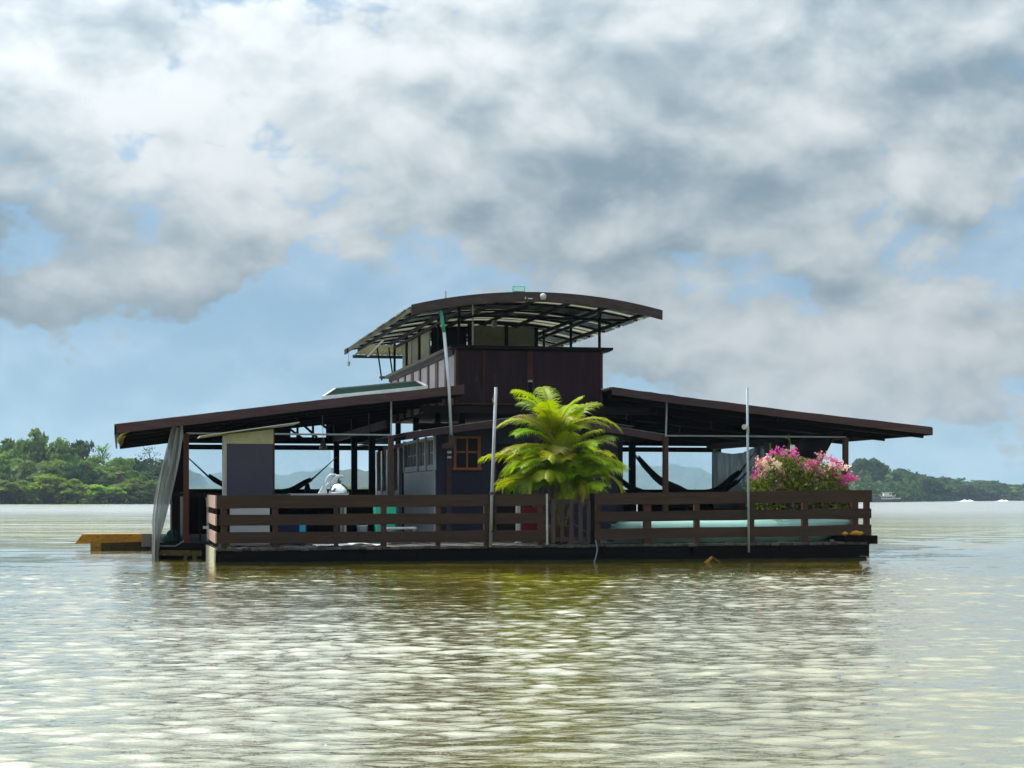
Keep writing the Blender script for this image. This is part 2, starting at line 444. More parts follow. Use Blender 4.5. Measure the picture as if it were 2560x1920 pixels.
# ------------------------------------------------------------------ mesh builder
class MB:
    def __init__(self):
        self.v = []
        self.f = []
        self.mi = []
        self.cur = 0

    def face(self, *pts):
        i = len(self.v)
        self.v += [tuple(p) for p in pts]
        self.f.append(tuple(range(i, i + len(pts))))
        self.mi.append(self.cur)

    def prism(self, a, b):
        """closed solid between two rings with the same number of points"""
        n = len(a)
        i = len(self.v)
        self.v += [tuple(p) for p in a] + [tuple(p) for p in b]
        self.f.append(tuple(range(i + n - 1, i - 1, -1)))
        self.f.append(tuple(range(i + n, i + 2 * n)))
        for k in range(n):
            self.f.append((i + k, i + (k + 1) % n, i + n + (k + 1) % n, i + n + k))
        self.mi += [self.cur] * (n + 2)

    def box(self, x0, x1, y0, y1, z0, z1):
        self.prism([(x0, y0, z0), (x1, y0, z0), (x1, y1, z0), (x0, y1, z0)],
                   [(x0, y0, z1), (x1, y0, z1), (x1, y1, z1), (x0, y1, z1)])

    def beam(self, a, b, w, h, up=(0, 0, 1)):
        a, b = Vector(a), Vector(b)
        d = (b - a).normalized()
        s = d.cross(Vector(up))
        if s.length < 1e-4:
            s = d.cross(Vector((0, 1, 0)))
        s.normalize()
        t = s.cross(d).normalized()
        o = [(-w / 2, -h / 2), (w / 2, -h / 2), (w / 2, h / 2), (-w / 2, h / 2)]
        self.prism([a + s * x + t * y for x, y in o], [b + s * x + t * y for x, y in o])

    def tube(self, pts, radii, n=8):
        pts = [Vector(p) for p in pts]
        if not isinstance(radii, (list, tuple)):
            radii = [radii] * len(pts)
        rings = []
        for k, p in enumerate(pts):
            d = (pts[min(k + 1, len(pts) - 1)] - pts[max(k - 1, 0)])
            d = d.normalized() if d.length > 1e-6 else Vector((0, 0, 1))
            s = d.cross(Vector((0, 0, 1)))
            if s.length < 0.05:
                s = d.cross(Vector((0, 1, 0)))
            s.normalize()
            t = s.cross(d)
            i0 = len(self.v)
            for q in range(n):
                a = 2 * math.pi * q / n
                self.v.append(tuple(p + (s * math.cos(a) + t * math.sin(a)) * radii[k]))
            rings.append(i0)
        for k in range(len(rings) - 1):
            for q in range(n):
                a, b = rings[k] + q, rings[k] + (q + 1) % n
                self.f.append((a, b, b + n, a + n))
                self.mi.append(self.cur)
        self.f.append(tuple(range(rings[0] + n - 1, rings[0] - 1, -1)))
        self.f.append(tuple(range(rings[-1], rings[-1] + n)))
        self.mi += [self.cur] * 2

    def lathe(self, prof, n=20, c=(0, 0, 0)):
        """prof: list of (radius, z) from bottom to top"""
        i0 = len(self.v)
        for r, z in prof:
            for q in range(n):
                a = 2 * math.pi * q / n
                self.v.append((c[0] + r * math.cos(a), c[1] + r * math.sin(a), c[2] + z))
        for k in range(len(prof) - 1):
            for q in range(n):
                a, b = i0 + k * n + q, i0 + k * n + (q + 1) % n
                self.f.append((a, b, b + n, a + n))
                self.mi.append(self.cur)
        self.f.append(tuple(range(i0 + n - 1, i0 - 1, -1)))
        self.f.append(tuple(range(i0 + (len(prof) - 1) * n, i0 + len(prof) * n)))
        self.mi += [self.cur] * 2

    def grid(self, rows, thick=0.0, close=False):
        """rows: list of equal-length point lists; with thick, a thin solid"""
        nr, nc = len(rows), len(rows[0])
        P = [[Vector(p) for p in r] for r in rows]
        i0 = len(self.v)
        for r in P:
            self.v += [tuple(p) for p in r]
        for a in range(nr - 1):
            for b in range(nc - 1):
                q = i0 + a * nc + b
                self.f.append((q, q + 1, q + nc + 1, q + nc))
                self.mi.append(self.cur)
        if thick:
            N = []
            for a in range(nr):
                for b in range(nc):
                    du = P[a][min(b + 1, nc - 1)] - P[a][max(b - 1, 0)]
                    dv = P[min(a + 1, nr - 1)][b] - P[max(a - 1, 0)][b]
                    nn = du.cross(dv)
                    N.append(nn.normalized() if nn.length > 1e-9 else Vector((0, 0, 1)))
            i1 = len(self.v)
            for a in range(nr):
                for b in range(nc):
                    self.v.append(tuple(P[a][b] - N[a * nc + b] * thick))
            for a in range(nr - 1):
                for b in range(nc - 1):
                    q = i1 + a * nc + b
                    self.f.append((q + nc, q + nc + 1, q + 1, q))
                    self.mi.append(self.cur)
            edge = [(0, b) for b in range(nc)] + [(a, nc - 1) for a in range(1, nr)] + \
                   [(nr - 1, b) for b in range(nc - 2, -1, -1)] + [(a, 0) for a in range(nr - 2, 0, -1)]
            for k in range(len(edge)):
                a, b = edge[k], edge[(k + 1) % len(edge)]
                ia, ib = a[0] * nc + a[1], b[0] * nc + b[1]
                self.f.append((i0 + ib, i0 + ia, i1 + ia, i1 + ib))
                self.mi.append(self.cur)

    def build(self, name, mats, parent=None, org=(0, 0, 0), smooth=False):
        me = bpy.data.meshes.new(name)
        o3 = Vector(org)
        me.from_pydata([tuple(Vector(p) - o3) for p in self.v], [], self.f)
        if not isinstance(mats, (list, tuple)):
            mats = [mats]
        for m in mats:
            me.materials.append(M[m] if isinstance(m, str) else m)
        if len(mats) > 1:
            me.polygons.foreach_set('material_index', self.mi)
        if smooth:
            me.polygons.foreach_set('use_smooth', [True] * len(me.polygons))
        me.update()
        ob = bpy.data.objects.new(name, me)
        C.objects.link(ob)
        if parent is not None:
            ob.parent = parent
        return ob


def tag(o, label=None, cat=None, group=None, kind=None):
    if label:
        o['label'] = label
    if cat:
        o['category'] = cat
    if group:
        o['group'] = group
    if kind:
        o['kind'] = kind
    return o


# the houseboat floats a few degrees off square to the view: u runs along its front, v towards its back
TH = R(12)
HO = Vector((-5.148, 32.0, 0.0))
HM = Matrix.Translation(HO) @ Matrix.Rotation(TH, 4, 'Z')


def thing(name, label, cat, org=(0, 0, 0), group=None, house=True):
    o = bpy.data.objects.new(name, None)
    o.empty_display_size = 0.3
    C.objects.link(o)
    if house:
        o.location = HM @ Vector(org)
        o.rotation_euler = (0, 0, TH)
    else:
        o.location = org
    return tag(o, label, cat, group)


def lerp(a, b, t):
    return a + (b - a) * t


# ================================================================== WATER
def spaced(lo, hi, step, far, growth=1.06, maxstep=60.0):
    mid = list(np.arange(lo, hi + 1e-6, step))
    up, s = [], step
    x = mid[-1]
    while x < far:
        s = min(s * growth, maxstep)
        x += s
        up.append(x)
    dn, s = [], step
    x = mid[0]
    while x > -far:
        s = min(s * growth, maxstep)
        x -= s
        dn.append(x)
    return np.array(dn[::-1] + mid + up)


def build_water():
    xs = spaced(-7.5, 7.5, 0.031, 2300.0, 1.05)
    ys = spaced(6.5, 27.0, 0.031, 2300.0, 1.035)
    X, Y = np.meshgrid(xs, ys)
    dx = np.gradient(xs)
    dy = np.gradient(ys)
    SX, SY = np.meshgrid(dx, dy)
    rng = np.random.RandomState(11)
    Z = np.zeros_like(X)
    # gentle unevenness of the wind over the river, so ripples come in patches
    patch = (np.sin(X * 0.31 + 1.3 * np.sin(Y * 0.17)) + np.sin(Y * 0.43 + X * 0.11 + 2.0) + np.sin(X * 0.83 - Y * 0.29)) / 3.0
    patch = 0.85 + 0.35 * patch
    for k in range(110):
        if k < 98:
            lam = 0.125 * (0.46 / 0.125) ** rng.rand()
            steep = 0.0135
        else:
            lam = rng.uniform(0.9, 2.6)
            steep = 0.010
        th = math.radians(90 + rng.normal(0, 34) + 8)
        kx, ky = math.cos(th) * 2 * math.pi / lam, math.sin(th) * 2 * math.pi / lam
        amp = steep * lam / (2 * math.pi)
        fx = np.clip(lam / np.maximum(abs(math.cos(th)), 0.08) / (SX * 3.2), 0, 1)
        fy = np.clip(lam / np.maximum(abs(math.sin(th)), 0.08) / (SY * 3.2), 0, 1)
        fade = np.clip((np.minimum(fx, fy) - 0.45) / 0.55, 0, 1)
        ph = kx * X + ky * Y + rng.rand() * 6.283
        s = np.sin(ph)
        Z += amp * fade * (1.9 * (0.5 + 0.5 * s) ** 1.6 - 0.8) * (patch if lam < 0.8 else 1.0)
    nr, nc = X.shape
    co = np.stack([X, Y, Z], -1).reshape(-1, 3)
    idx = np.arange(nr * nc).reshape(nr, nc)
    quads = np.stack([idx[:-1, :-1], idx[:-1, 1:], idx[1:, 1:], idx[1:, :-1]], -1).reshape(-1, 4)
    me = bpy.data.meshes.new('water')
    me.vertices.add(len(co))
    me.vertices.foreach_set('co', co.astype(np.float32).ravel())
    me.loops.add(quads.size)
    me.loops.foreach_set('vertex_index', quads.astype(np.int32).ravel())
    me.polygons.add(len(quads))
    me.polygons.foreach_set('loop_start', np.arange(0, quads.size, 4, dtype=np.int32))
    me.polygons.foreach_set('loop_total', np.full(len(quads), 4, dtype=np.int32))
    me.polygons.foreach_set('use_smooth', np.ones(len(quads), dtype=bool))
    me.update(calc_edges=True)
    m, t, out = new_mat('silty river water')
    g = t.node('ShaderNodeNewGeometry')
    ps = g.outputs['Position']
    silt = t.noise(t.mapping(ps, scale=(0.05, 0.12, 0.05)), 1.0, 4, 0.55)
    colr = t.mix(t.smooth(silt, 0.35, 0.65), (0.22, 0.178, 0.004, 1), (0.265, 0.214, 0.012, 1))
    body = t.node('ShaderNodeBsdfDiffuse')
    t.l.new(colr, body.inputs[0])
    gloss = t.node('ShaderNodeBsdfGlossy')
    gloss.inputs[0].default_value = (1.0, 0.995, 0.97, 1)
    fres = t.node('ShaderNodeFresnel')
    fres.inputs['IOR'].default_value = 1.333
    p = t.node('ShaderNodeMixShader')
    t.l.new(t.m('MULTIPLY', t.m('POWER', fres.outputs[0], 0.42), 1.12, clamp=True), p.inputs[0])
    t.l.new(body.outputs[0], p.inputs[1])
    t.l.new(gloss.outputs[0], p.inputs[2])
    fine = t.noise(t.mapping(ps, scale=(6.0, 12.0, 1.0)), 1.0, 4, 0.6)
    mid = t.noise(t.mapping(ps, scale=(0.55, 1.5, 1.0)), 1.0, 5, 0.62)
    big = t.noise(t.mapping(ps, scale=(0.03, 0.08, 1.0)), 1.0, 5, 0.65)
    cd = t.node('ShaderNodeVectorMath', operation='LENGTH')
    t.l.new(ps, cd.inputs[0])
    far = t.smooth(cd.outputs['Value'], 22.0, 70.0)
    # out on the open river the wind chop is finer than a face of the mesh and acts as roughness
    t.l.new(t.smooth(cd.outputs['Value'], 30.0, 200.0, 0.012, 0.165), gloss.inputs['Roughness'])
    b1 = t.node('ShaderNodeBump')
    b1.inputs['Strength'].default_value = 1.0
    b1.inputs['Distance'].default_value = 0.008
    t.l.new(fine, b1.inputs['Height'])
    b2 = t.node('ShaderNodeBump')
    b2.inputs['Distance'].default_value = 0.14
    t.l.new(t.m('MULTIPLY', far, t.smooth(cd.outputs['Value'], 70.0, 190.0, 1.0, 0.12)), b2.inputs['Strength'])
    t.l.new(mid, b2.inputs['Height'])
    t.l.new(b1.outputs[0], b2.inputs['Normal'])
    b3 = t.node('ShaderNodeBump')
    b3.inputs['Distance'].default_value = 1.3
    t.l.new(far, b3.inputs['Strength'])
    t.l.new(big, b3.inputs['Height'])
    t.l.new(b2.outputs[0], b3.inputs['Normal'])
    for q in (fres, body, gloss):
        t.l.new(b3.outputs[0], q.inputs['Normal'])
    t.l.new(p.outputs[0], out.inputs[0])
    me.materials.append(m)
    ob = bpy.data.objects.new('water', me)
    C.objects.link(ob)
    tag(ob, kind='structure')


build_water()

# ================================================================== FAR BANKS
def bank_strip(name, pts, depth, h, label=None):
    """terrain that rises from the water's edge; pts = shoreline points"""
    mb = MB()
    rows = [[], [], [], []]
    for (x, y) in pts:
        d = Vector((x, y, 0)).normalized()
        rows[0].append((x, y, -0.8))
        rows[1].append((x + d.x * 2, y + d.y * 2, 0.5))
        rows[2].append((x + d.x * depth * 0.5, y + d.y * depth * 0.5, h * 0.7))
        rows[3].append((x + d.x * depth, y + d.y * depth, h))
    mb.grid(rows)
    o = mb.build(name, 'bank', smooth=True)
    return tag(o, kind='structure')


def crown_mesh(name, seed, rx, rz, nclump, nleaf, leaf, flat=1.0, mat='tree_a', up=0.5):
    """a crown of leaf-sized faces gathered in clumps, base at z=0"""
    rng = np.random.RandomState(seed)
    P = []
    for k in range(nclump):
        # clumps sit towards the outside of an uneven ellipsoid
        a = rng.rand() * 2 * math.pi
        zz = rng.uniform(-0.85, 1.0)
        rr = math.sqrt(max(0, 1 - zz * zz))
        rad = rng.uniform(0.45, 1.0) ** 0.6
        lump = 0.8 + 0.35 * math.sin(2.3 * a + seed) * math.cos(1.7 * zz + seed)
        c = np.array([rx * rr * math.cos(a) * rad * lump, rx * rr * math.sin(a) * rad * lump, rz * (1 + zz * rad * lump)])
        cr = rx * rng.uniform(0.20, 0.36)
        n = int(nleaf * rng.uniform(0.6, 1.3))
        d = rng.normal(size=(n, 3))
        d /= np.linalg.norm(d, axis=1)[:, None]
        d[:, 2] = np.where(d[:, 2] < -0.3, -d[:, 2] * 0.5, d[:, 2])
        q = c + d * cr * rng.uniform(0.55, 1.0, (n, 1)) * np.array([1.15, 1.15, 0.72 * flat])
        for i in range(n):
            P.append((q[i], d[i]))
    verts, faces = [], []
    for (q, d) in P:
        nrm = d + rng.normal(size=3) * 0.7 + np.array([0, 0, up])
        nrm /= np.linalg.norm(nrm)
        u = np.cross(nrm, rng.normal(size=3))
        u /= np.linalg.norm(u)
        w = np.cross(nrm, u)
        s = leaf * rng.uniform(0.6, 1.4)
        i = len(verts)
        verts += [tuple(q - u * s), tuple(q - w * s * 0.55), tuple(q + u * s), tuple(q + w * s * 0.6)]
        faces.append((i, i + 1, i + 2, i + 3))
    me = bpy.data.meshes.new(name)
    me.from_pydata(verts, [], faces)
    me.materials.append(M[mat])
    me.update()
    return me


def trunk_mesh(name, h, r, seed):
    rng = random.Random(seed)
    mb = MB()
    top = Vector((rng.uniform(-0.4, 0.4), rng.uniform(-0.4, 0.4), h))
    mb.tube([(0, 0, -1.0), (top.x * 0.4, top.y * 0.4, h * 0.5), top], [r, r * 0.75, r * 0.45], 7)
    for k in range(5):
        a = rng.uniform(0, 6.28)
        b = top * rng.uniform(0.55, 0.95)
        e = b + Vector((math.cos(a) * h * 0.35, math.sin(a) * h * 0.35, h * rng.uniform(0.15, 0.4)))
        mb.tube([b, (b + e) / 2 + Vector((0, 0, 0.3)), e], [r * 0.4, r * 0.28, r * 0.12], 5)
    me = bpy.data.meshes.new(name)
    me.from_pydata(mb.v, [], mb.f)
    me.materials.append(M['bark'])
    return me


CROWNS = {}
for mk in ('tree_a', 'tree_b', 'tree_c', 'tree_d'):
    for sd in (1, 2, 3):
        CROWNS[mk, sd] = crown_mesh('crown', sd * 7 + ord(mk[-1]), 4.0, 3.0, 44, 74, 0.42, mat=mk)
TRUNKS = [trunk_mesh('trunk', 6.0, 0.28, s) for s in (1, 2, 3)]


def tree(name, x, y, top, width, mk, sd, label, group, lift=0.35, ground=0.5):
    """crown meshes are 8 m wide and about 6 m high; a tree is scaled to its own size"""
    root = bpy.data.objects.new(name, None)
    root.location = (x, y, ground)
    root.rotation_euler = (0, 0, (x * 1.7 + y) % 6.28)
    C.objects.link(root)
    tag(root, label, 'tree', group)
    h = top - ground
    tr = bpy.data.objects.new('trunk', TRUNKS[sd % 3])
    tr.parent = root
    tr.scale = (1, 1, h * 0.62 / 6.0)
    C.objects.link(tr)
    cr = bpy.data.objects.new('crown', CROWNS[mk, sd])
    cr.parent = root
    cr.location = (0, 0, h * lift)
    cr.scale = (width / 6.6, width / 6.6, h * (1 - lift) / 6.4)
    C.objects.link(cr)
    return root


def px(xp, Y):
    return (xp - 1280.0) / 4600.0 * Y


# ---- left bank, about 400 m away
shoreL = [(-190, 330), (-150, 360), (-112, 392), (-92, 398), (-76, 410), (-62, 440), (-50, 500), (-40, 600)]
bank_strip('bank', shoreL, 70, 4.0)
# bearing (in thousandths), distance, top height, crown width, leaf kind, variety, note
LB = [
    # back row, tall
    (-300, 440, 14.5, 12, 'a', 1, 'tall tree at the far left edge of the left bank'),
    (-275, 432, 14.8, 9, 'a', 2, 'tree beside the tallest dome on the left bank, at the picture edge'),
    (-262, 424, 17.0, 9.5, 'a', 3, 'tallest dome-shaped tree on the left bank'),
    (-251, 426, 15.2, 8, 'c', 1, 'dark tree just right of the tallest dome on the left bank'),
    (-243, 422, 14.6, 8.5, 'a', 2, 'broad crowned tree in the middle of the left bank skyline'),
    (-234, 424, 15.4, 6.5, 'c', 3, 'narrow upright tree right of the broad crown on the left bank'),
    (-213, 432, 12.2, 7, 'a', 1, 'round tree right of the star-shaped tree on the left bank'),
    (-205, 440, 11.6, 7.5, 'c', 2, 'low dark tree under the houseboat roof corner on the left bank'),
    (-196, 450, 11.5, 8, 'c', 3, 'bluish tree behind the plastic drape on the left bank'),
    (-186, 466, 10.6, 8, 'c', 1, 'bluish tree beyond the drape, last but one on the left bank'),
    (-176, 490, 9.5, 9, 'c', 2, 'farthest tree at the river end of the left bank'),
    # middle row
    (-290, 410, 10.5, 9, 'd', 1, 'olive tree halfway down the slope at the far left'),
    (-272, 408, 11.5, 8, 'a', 3, 'mid slope tree below the tallest dome, left side'),
    (-260, 404, 10.0, 8.5, 'd', 2, 'olive crown below the tallest dome on the left bank'),
    (-249, 406, 11.0, 8, 'a', 1, 'mid slope tree under the dark crown on the left bank'),
    (-238, 408, 10.0, 8, 'c', 2, 'dark mid slope tree above the bright mangrove'),
    (-228, 410, 10.5, 8, 'a', 2, 'mid slope tree below the star-shaped tree'),
    (-219, 412, 9.0, 7.5, 'd', 3, 'olive tree right of the mid slope, above the mangrove'),
    (-209, 418, 8.6, 8, 'a', 3, 'mid slope tree at the right end, beside the drape'),
    (-199, 424, 8.2, 8, 'c', 1, 'dark mid slope tree partly behind the drape'),
    # front row at the water
    (-296, 392, 6.5, 8, 'c', 3, 'dark bush over the water at the far left'),
    (-280, 393, 6.0, 7.5, 'd', 1, 'olive bush at the waterline near the left picture edge'),
    (-268, 392, 5.0, 7, 'a', 2, 'low green bush at the waterline left of the bright mangrove'),
    (-254, 393, 6.4, 7.5, 'b', 1, 'brightest mangrove bush at the waterline, left end'),
    (-245, 392, 6.2, 7, 'b', 2, 'bright mangrove bush, second along the waterline'),
    (-236, 394, 4.8, 7, 'b', 3, 'bright mangrove bush, third along the waterline'),
    (-227, 395, 4.2, 7, 'b', 1, 'bright mangrove bush, fourth along the waterline'),
    (-219, 397, 3.8, 6.5, 'b', 2, 'low bright mangrove bush, fifth along the waterline'),
    (-211, 400, 5.2, 6.5, 'a', 1, 'green bush at the waterline beside the drape'),
    (-202, 404, 5.6, 7, 'a', 2, 'green bush at the waterline behind the drape'),
    (-192, 412, 5.0, 7, 'c', 3, 'dark bush at the waterline beyond the drape'),
]
for (bx, Y, top, wd, mk, sd, lab) in LB:
    lift = 0.0 if top < 7 else 0.12
    tree('bush' if top < 7 else 'bank_tree', bx / 1000.0 * Y, Y, top, wd, 'tree_' + mk, sd, lab, 'trees on the left bank', lift)


# star-shaped tree (a spreading cecropia-like crown) and the thin open-crowned tree
def leaf_fan(mb, c, d, length, width, n=7, droop=0.25):
    d = Vector(d).normalized()
    s = d.cross(Vector((0, 0, 1)))
    s = s.normalized() if s.length > 1e-3 else Vector((1, 0, 0))
    c = Vector(c)
    prev = None
    for k in range(n + 1):
        t = k / n
        p = c + d * length * t - Vector((0, 0, droop * length * t * t))
        w = width * math.sin(math.pi * min(0.12 + 0.86 * t, 1.0))
        if prev:
            mb.face(prev[0], prev[1], p + s * w, p - s * w)
        prev = (p - s * w, p + s * w)


def star_tree(x, y, top, label):
    root = thing('star_tree', label, 'tree', (x, y, 0.5), 'trees on the left bank', house=False)
    mb = MB()
    mb.tube([(0, 0, -1), (0.3, 0, top * 0.5), (0, 0, top * 0.86)], [0.26, 0.2, 0.12], 7)
    mb.build('trunk', 'bark', root)
    rng = random.Random(5)
    mb = MB()
    for k in range(90):
        a = rng.uniform(0, 6.28)
        e = rng.uniform(-0.15, 1.25)
        h = top * rng.uniform(0.62, 0.92)
        b = Vector((math.cos(a) * rng.uniform(0, 1.4), math.sin(a) * rng.uniform(0, 1.4), h))
        leaf_fan(mb, b, (math.cos(a) * math.cos(e), math.sin(a) * math.cos(e), math.sin(e)), rng.uniform(1.4, 2.7), 0.20, 5, 0.3)
    mb.build('crown', 'tree_a', root)


def open_tree(x, y, top, label):
    root = thing('open_crowned_tree', label, 'tree', (x, y, 0.5), 'trees on the left bank', house=False)
    rng = random.Random(9)
    tr, cr = MB(), MB()
    tr.tube([(0, 0, -1), (0.2, 0, top * 0.5), (0, 0, top * 0.8)], [0.22, 0.17, 0.1], 7)
    for k in range(9):
        a = rng.uniform(0, 6.28)
        b = Vector((0, 0, top * rng.uniform(0.62, 0.8)))
        e = b + Vector((math.cos(a) * rng.uniform(1.2, 3.2), math.sin(a) * 2.0, rng.uniform(0.8, 2.6)))
        tr.tube([b, (b + e) / 2 + Vector((0, 0, 0.25)), e], [0.08, 0.06, 0.03], 5)
        for q in range(34):
            p = e + Vector((rng.gauss(0, 0.55), rng.gauss(0, 0.55), rng.gauss(0.1, 0.22)))
            leaf_fan(cr, p, (rng.gauss(0, 1), rng.gauss(0, 1), rng.gauss(0.2, 0.5)), 0.45, 0.14, 2, 0.1)
    tr.build('trunk', 'bark', root)
    cr.build('crown', 'tree_c', root)


star_tree(px(256, 426), 426, 13.8, 'spiky star-shaped tree standing above the left bank skyline')
open_tree(px(376, 440), 440, 13.2, 'thin open-crowned tree against the sky beside the drape')


def palm_tree(x, y, top, label):
    root = thing('bank_palm', label, 'palm', (x, y, 0.5), 'trees on the left bank', house=False)
    mb = MB()
    mb.tube([(0, 0, -1), (0.2, 0, top * 0.5), (0.5, 0, top * 0.8)], [0.18, 0.15, 0.12], 7)
    mb.build('trunk', 'bark', root)
    rng = random.Random(2)
    mb = MB()
    for k in range(18):
        a = 6.28 * k / 18 + rng.uniform(-0.2, 0.2)
        e = rng.uniform(0.0, 1.2)
        leaf_fan(mb, (0.5, 0, top * 0.8), (math.cos(a) * math.cos(e), math.sin(a) * math.cos(e), math.sin(e)), 2.6, 0.17, 6, 0.55)
    mb.build('crown', 'tree_c', root)


palm_tree(px(318, 436), 436, 11.4, 'small palm on the left bank skyline under the roof corner')


def undergrowth(name, pts, h, n, mk, seed, leaf=0.4, label=''):
    rng = np.random.RandomState(seed)
    P0 = np.array(pts, float)
    L = np.linalg.norm(P0[1:] - P0[:-1], axis=1)
    i = rng.choice(len(L), n, p=L / L.sum())
    f = rng.rand(n, 1)
    xy = P0[i] * (1 - f) + P0[i + 1] * f
    out = xy / np.linalg.norm(xy, axis=1)[:, None]
    dep = rng.rand(n, 1) ** 1.3
    xy = xy + out * dep * h * 2.2
    x = xy[:, :1]
    z = rng.rand(n, 1) ** 0.8 * h * (0.45 + 0.75 * dep) * (0.75 + 0.25 * np.sin(x * 0.6) * np.sin(x * 0.23 + 1))
    c = np.hstack([xy, z])
    nn = rng.normal(size=(n, 3)) + np.hstack([-out, np.full((n, 1), 0.9)])
    nn /= np.linalg.norm(nn, axis=1)[:, None]
    u = np.cross(nn, rng.normal(size=(n, 3)))
    u /= np.linalg.norm(u, axis=1)[:, None]
    w = np.cross(nn, u)
    sz = leaf * rng.uniform(0.6, 1.5, (n, 1))
    co = np.stack([c - u * sz, c - w * sz * 0.6, c + u * sz, c + w * sz * 0.6], 1).reshape(-1, 3)
    me = bpy.data.meshes.new(name)
    me.from_pydata(co.tolist(), [], np.arange(4 * n).reshape(-1, 4).tolist())
    me.materials.append(M['tree_' + mk])
    o = bpy.data.objects.new(name, me)
    C.objects.link(o)
    return tag(o, label, 'undergrowth', kind='stuff')


undergrowth('undergrowth', shoreL[1:], 5.0, 30000, 'a', 3, 0.45, 'green undergrowth along the waterline of the left bank')

# ---- right bank, 700 m and more away
shoreR = [(100, 560), (112, 600), (135, 660), (162, 735), (196, 850), (236, 960), (300, 1130), (420, 1330), (640, 1700)]
bank_strip('bank', shoreR, 110, 8.0)


def rb(n, x0, x1, Y0, Y1, top0, top1, wd, kinds, seed, name, where, ground=1.0):
    rng = random.Random(seed)
    ords = ['first', 'second', 'third', 'fourth', 'fifth', 'sixth', 'seventh', 'eighth', 'ninth', 'tenth', 'eleventh', 'twelfth']
    for k in range(n):
        t = (k + 0.5) / n
        Y = lerp(Y0, Y1, t) + rng.uniform(-6, 6)
        xp = lerp(x0, x1, t)
        top = lerp(top0, top1, t) * rng.uniform(0.90, 1.08)
        tree(name, px(xp, Y), Y, top, wd * Y / 700 * rng.uniform(0.85, 1.2), 'tree_' + kinds[k % len(kinds)], rng.choice((1, 2, 3)),
             '%s tree from the left %s' % (ords[k], where), 'trees on the right bank', 0.0, ground)


# tops: height above the water in metres along the skyline
rb(11, 2060, 2330, 690, 800, 13.8, 11.5, 12, 'ccccc', 21, 'far_bank_tree', 'in the near dark stand, right bank', 1.0)
rb(9, 2060, 2300, 735, 850, 16.4, 14.0, 13, 'cc', 22, 'far_bank_tree', 'in the dark skyline row, right bank', 2.0)
rb(9, 2300, 2490, 860, 1010, 12.2, 11.0, 13, 'ccc', 23, 'far_bank_tree', 'in the bluish middle stand, right bank', 1.0)
rb(8, 2440, 2600, 1010, 1200, 11.2, 9.6, 12, 'ac', 24, 'far_bank_tree', 'in the last low stand, right edge', 1.0)
tree('emergent_tree', px(2160, 742), 742, 18.3, 9, 'tree_c', 2, 'emergent tree with a cloud-like top on the right bank, left one of two', 'trees on the right bank', 0.4, 2)
tree('emergent_tree', px(2186, 748), 748, 18.2, 8, 'tree_c', 3, 'emergent tree with a cloud-like top on the right bank, right one of two', 'trees on the right bank', 0.4, 2)
undergrowth('undergrowth', shoreR[1:7], 9.0, 16000, 'c', 5, 1.1, 'dark green undergrowth along the waterline of the right bank')

# ---- low wood far upriver, one mass closing the horizon
shoreF = [(-700, 2000), (-400, 2050), (-120, 2080), (150, 2050), (420, 2000), (900, 1900)]
bank_strip('bank', shoreF, 100, 4.0)
undergrowth('distant_wood', shoreF, 10.0, 9000, 'c', 8, 3.2, 'low hazy wood along the far horizon behind the houseboat')

# ---- wooded hills beyond it, seen through the open sides of the house
rows = []
nh = 90
for k in range(6):
    row = []
    for i in range(nh + 1):
        xp = lerp(330, 2080, i / nh)
        e = min(1.0, i / nh * 5, (1 - i / nh) * 4)
        hgt = (40 + 6 * math.sin(i * 0.21) + 4 * math.sin(i * 0.53 + 1) + 2.0 * math.sin(i * 1.7 + k)) * e ** 0.7
        Y = 2150 + k * 40
        row.append((px(xp, Y), Y, -1.0 if k in (0, 5) else hgt * (0, 0.55, 0.85, 1.0, 0.7)[k] ))
    rows.append(row)
mb = MB()
mb.grid(rows)
tag(mb.build('hills', 'hillwood', smooth=True), kind='structure')

# ---- riverboat moored under the right bank, two skiffs with wakes
Yb = 628.0
rbt = thing('riverboat', 'white two-storey riverboat moored under the dark right bank', 'boat', (px(2222, Yb), Yb, 0), house=False)
mb = MB()
hullp = [(-4.2, -0.1), (-3.6, -0.5), (3.2, -0.6), (4.4, 0.9), (3.8, 1.1), (-4.2, 0.8)]
mb.prism([(x, -1.3, z) for x, z in hullp], [(x, 1.3, z) for x, z in hullp])
mb.build('hull', 'boatdark', rbt)
mb = MB()
mb.prism([(-2.7, -1.1, 0.95), (1.6, -1.1, 0.95), (1.2, -1.1, 2.1), (-2.7, -1.1, 2.1)], [(-2.7, 1.1, 0.95), (1.6, 1.1, 0.95), (1.2, 1.1, 2.1), (-2.7, 1.1, 2.1)])
lower = mb.build('deckhouse', 'boatwhite', rbt)
for k in range(5):
    mb = MB()
    mb.box(-2.45 + k * 0.75, -2.0 + k * 0.75, -1.125, -1.103, 1.35, 1.8)
    mb.build('window', 'glassdark', lower)
mb = MB()
mb.prism([(-1.9, -0.95, 2.22), (1.1, -0.95, 2.22), (0.6, -0.95, 3.2), (-1.9, -0.95, 3.2)], [(-1.9, 0.95, 2.22), (1.1, 0.95, 2.22), (0.6, 0.95, 3.2), (-1.9, 0.95, 3.2)])
wh = mb.build('wheelhouse', 'boatwhite', rbt)
mb = MB()
mb.box(0.0, 0.55, -0.98, -0.955, 2.6, 3.0)
mb.build('window', 'glassdark', wh)
mb = MB()
mb.box(-3.1, 1.7, -1.3, 1.3, 2.1, 2.22)
mb.build('upper_deck', 'boatwhite', rbt)
mb = MB()
mb.box(-2.2, 1.3, -1.1, 1.1, 3.2, 3.3)
mb.build('roof', 'boatwhite', rbt)
mb = MB()
mb.tube([(1.5, 0, 1.0), (2.4, 0, 2.6)], 0.07, 6)
mb.build('boom', 'boatwhite', rbt)
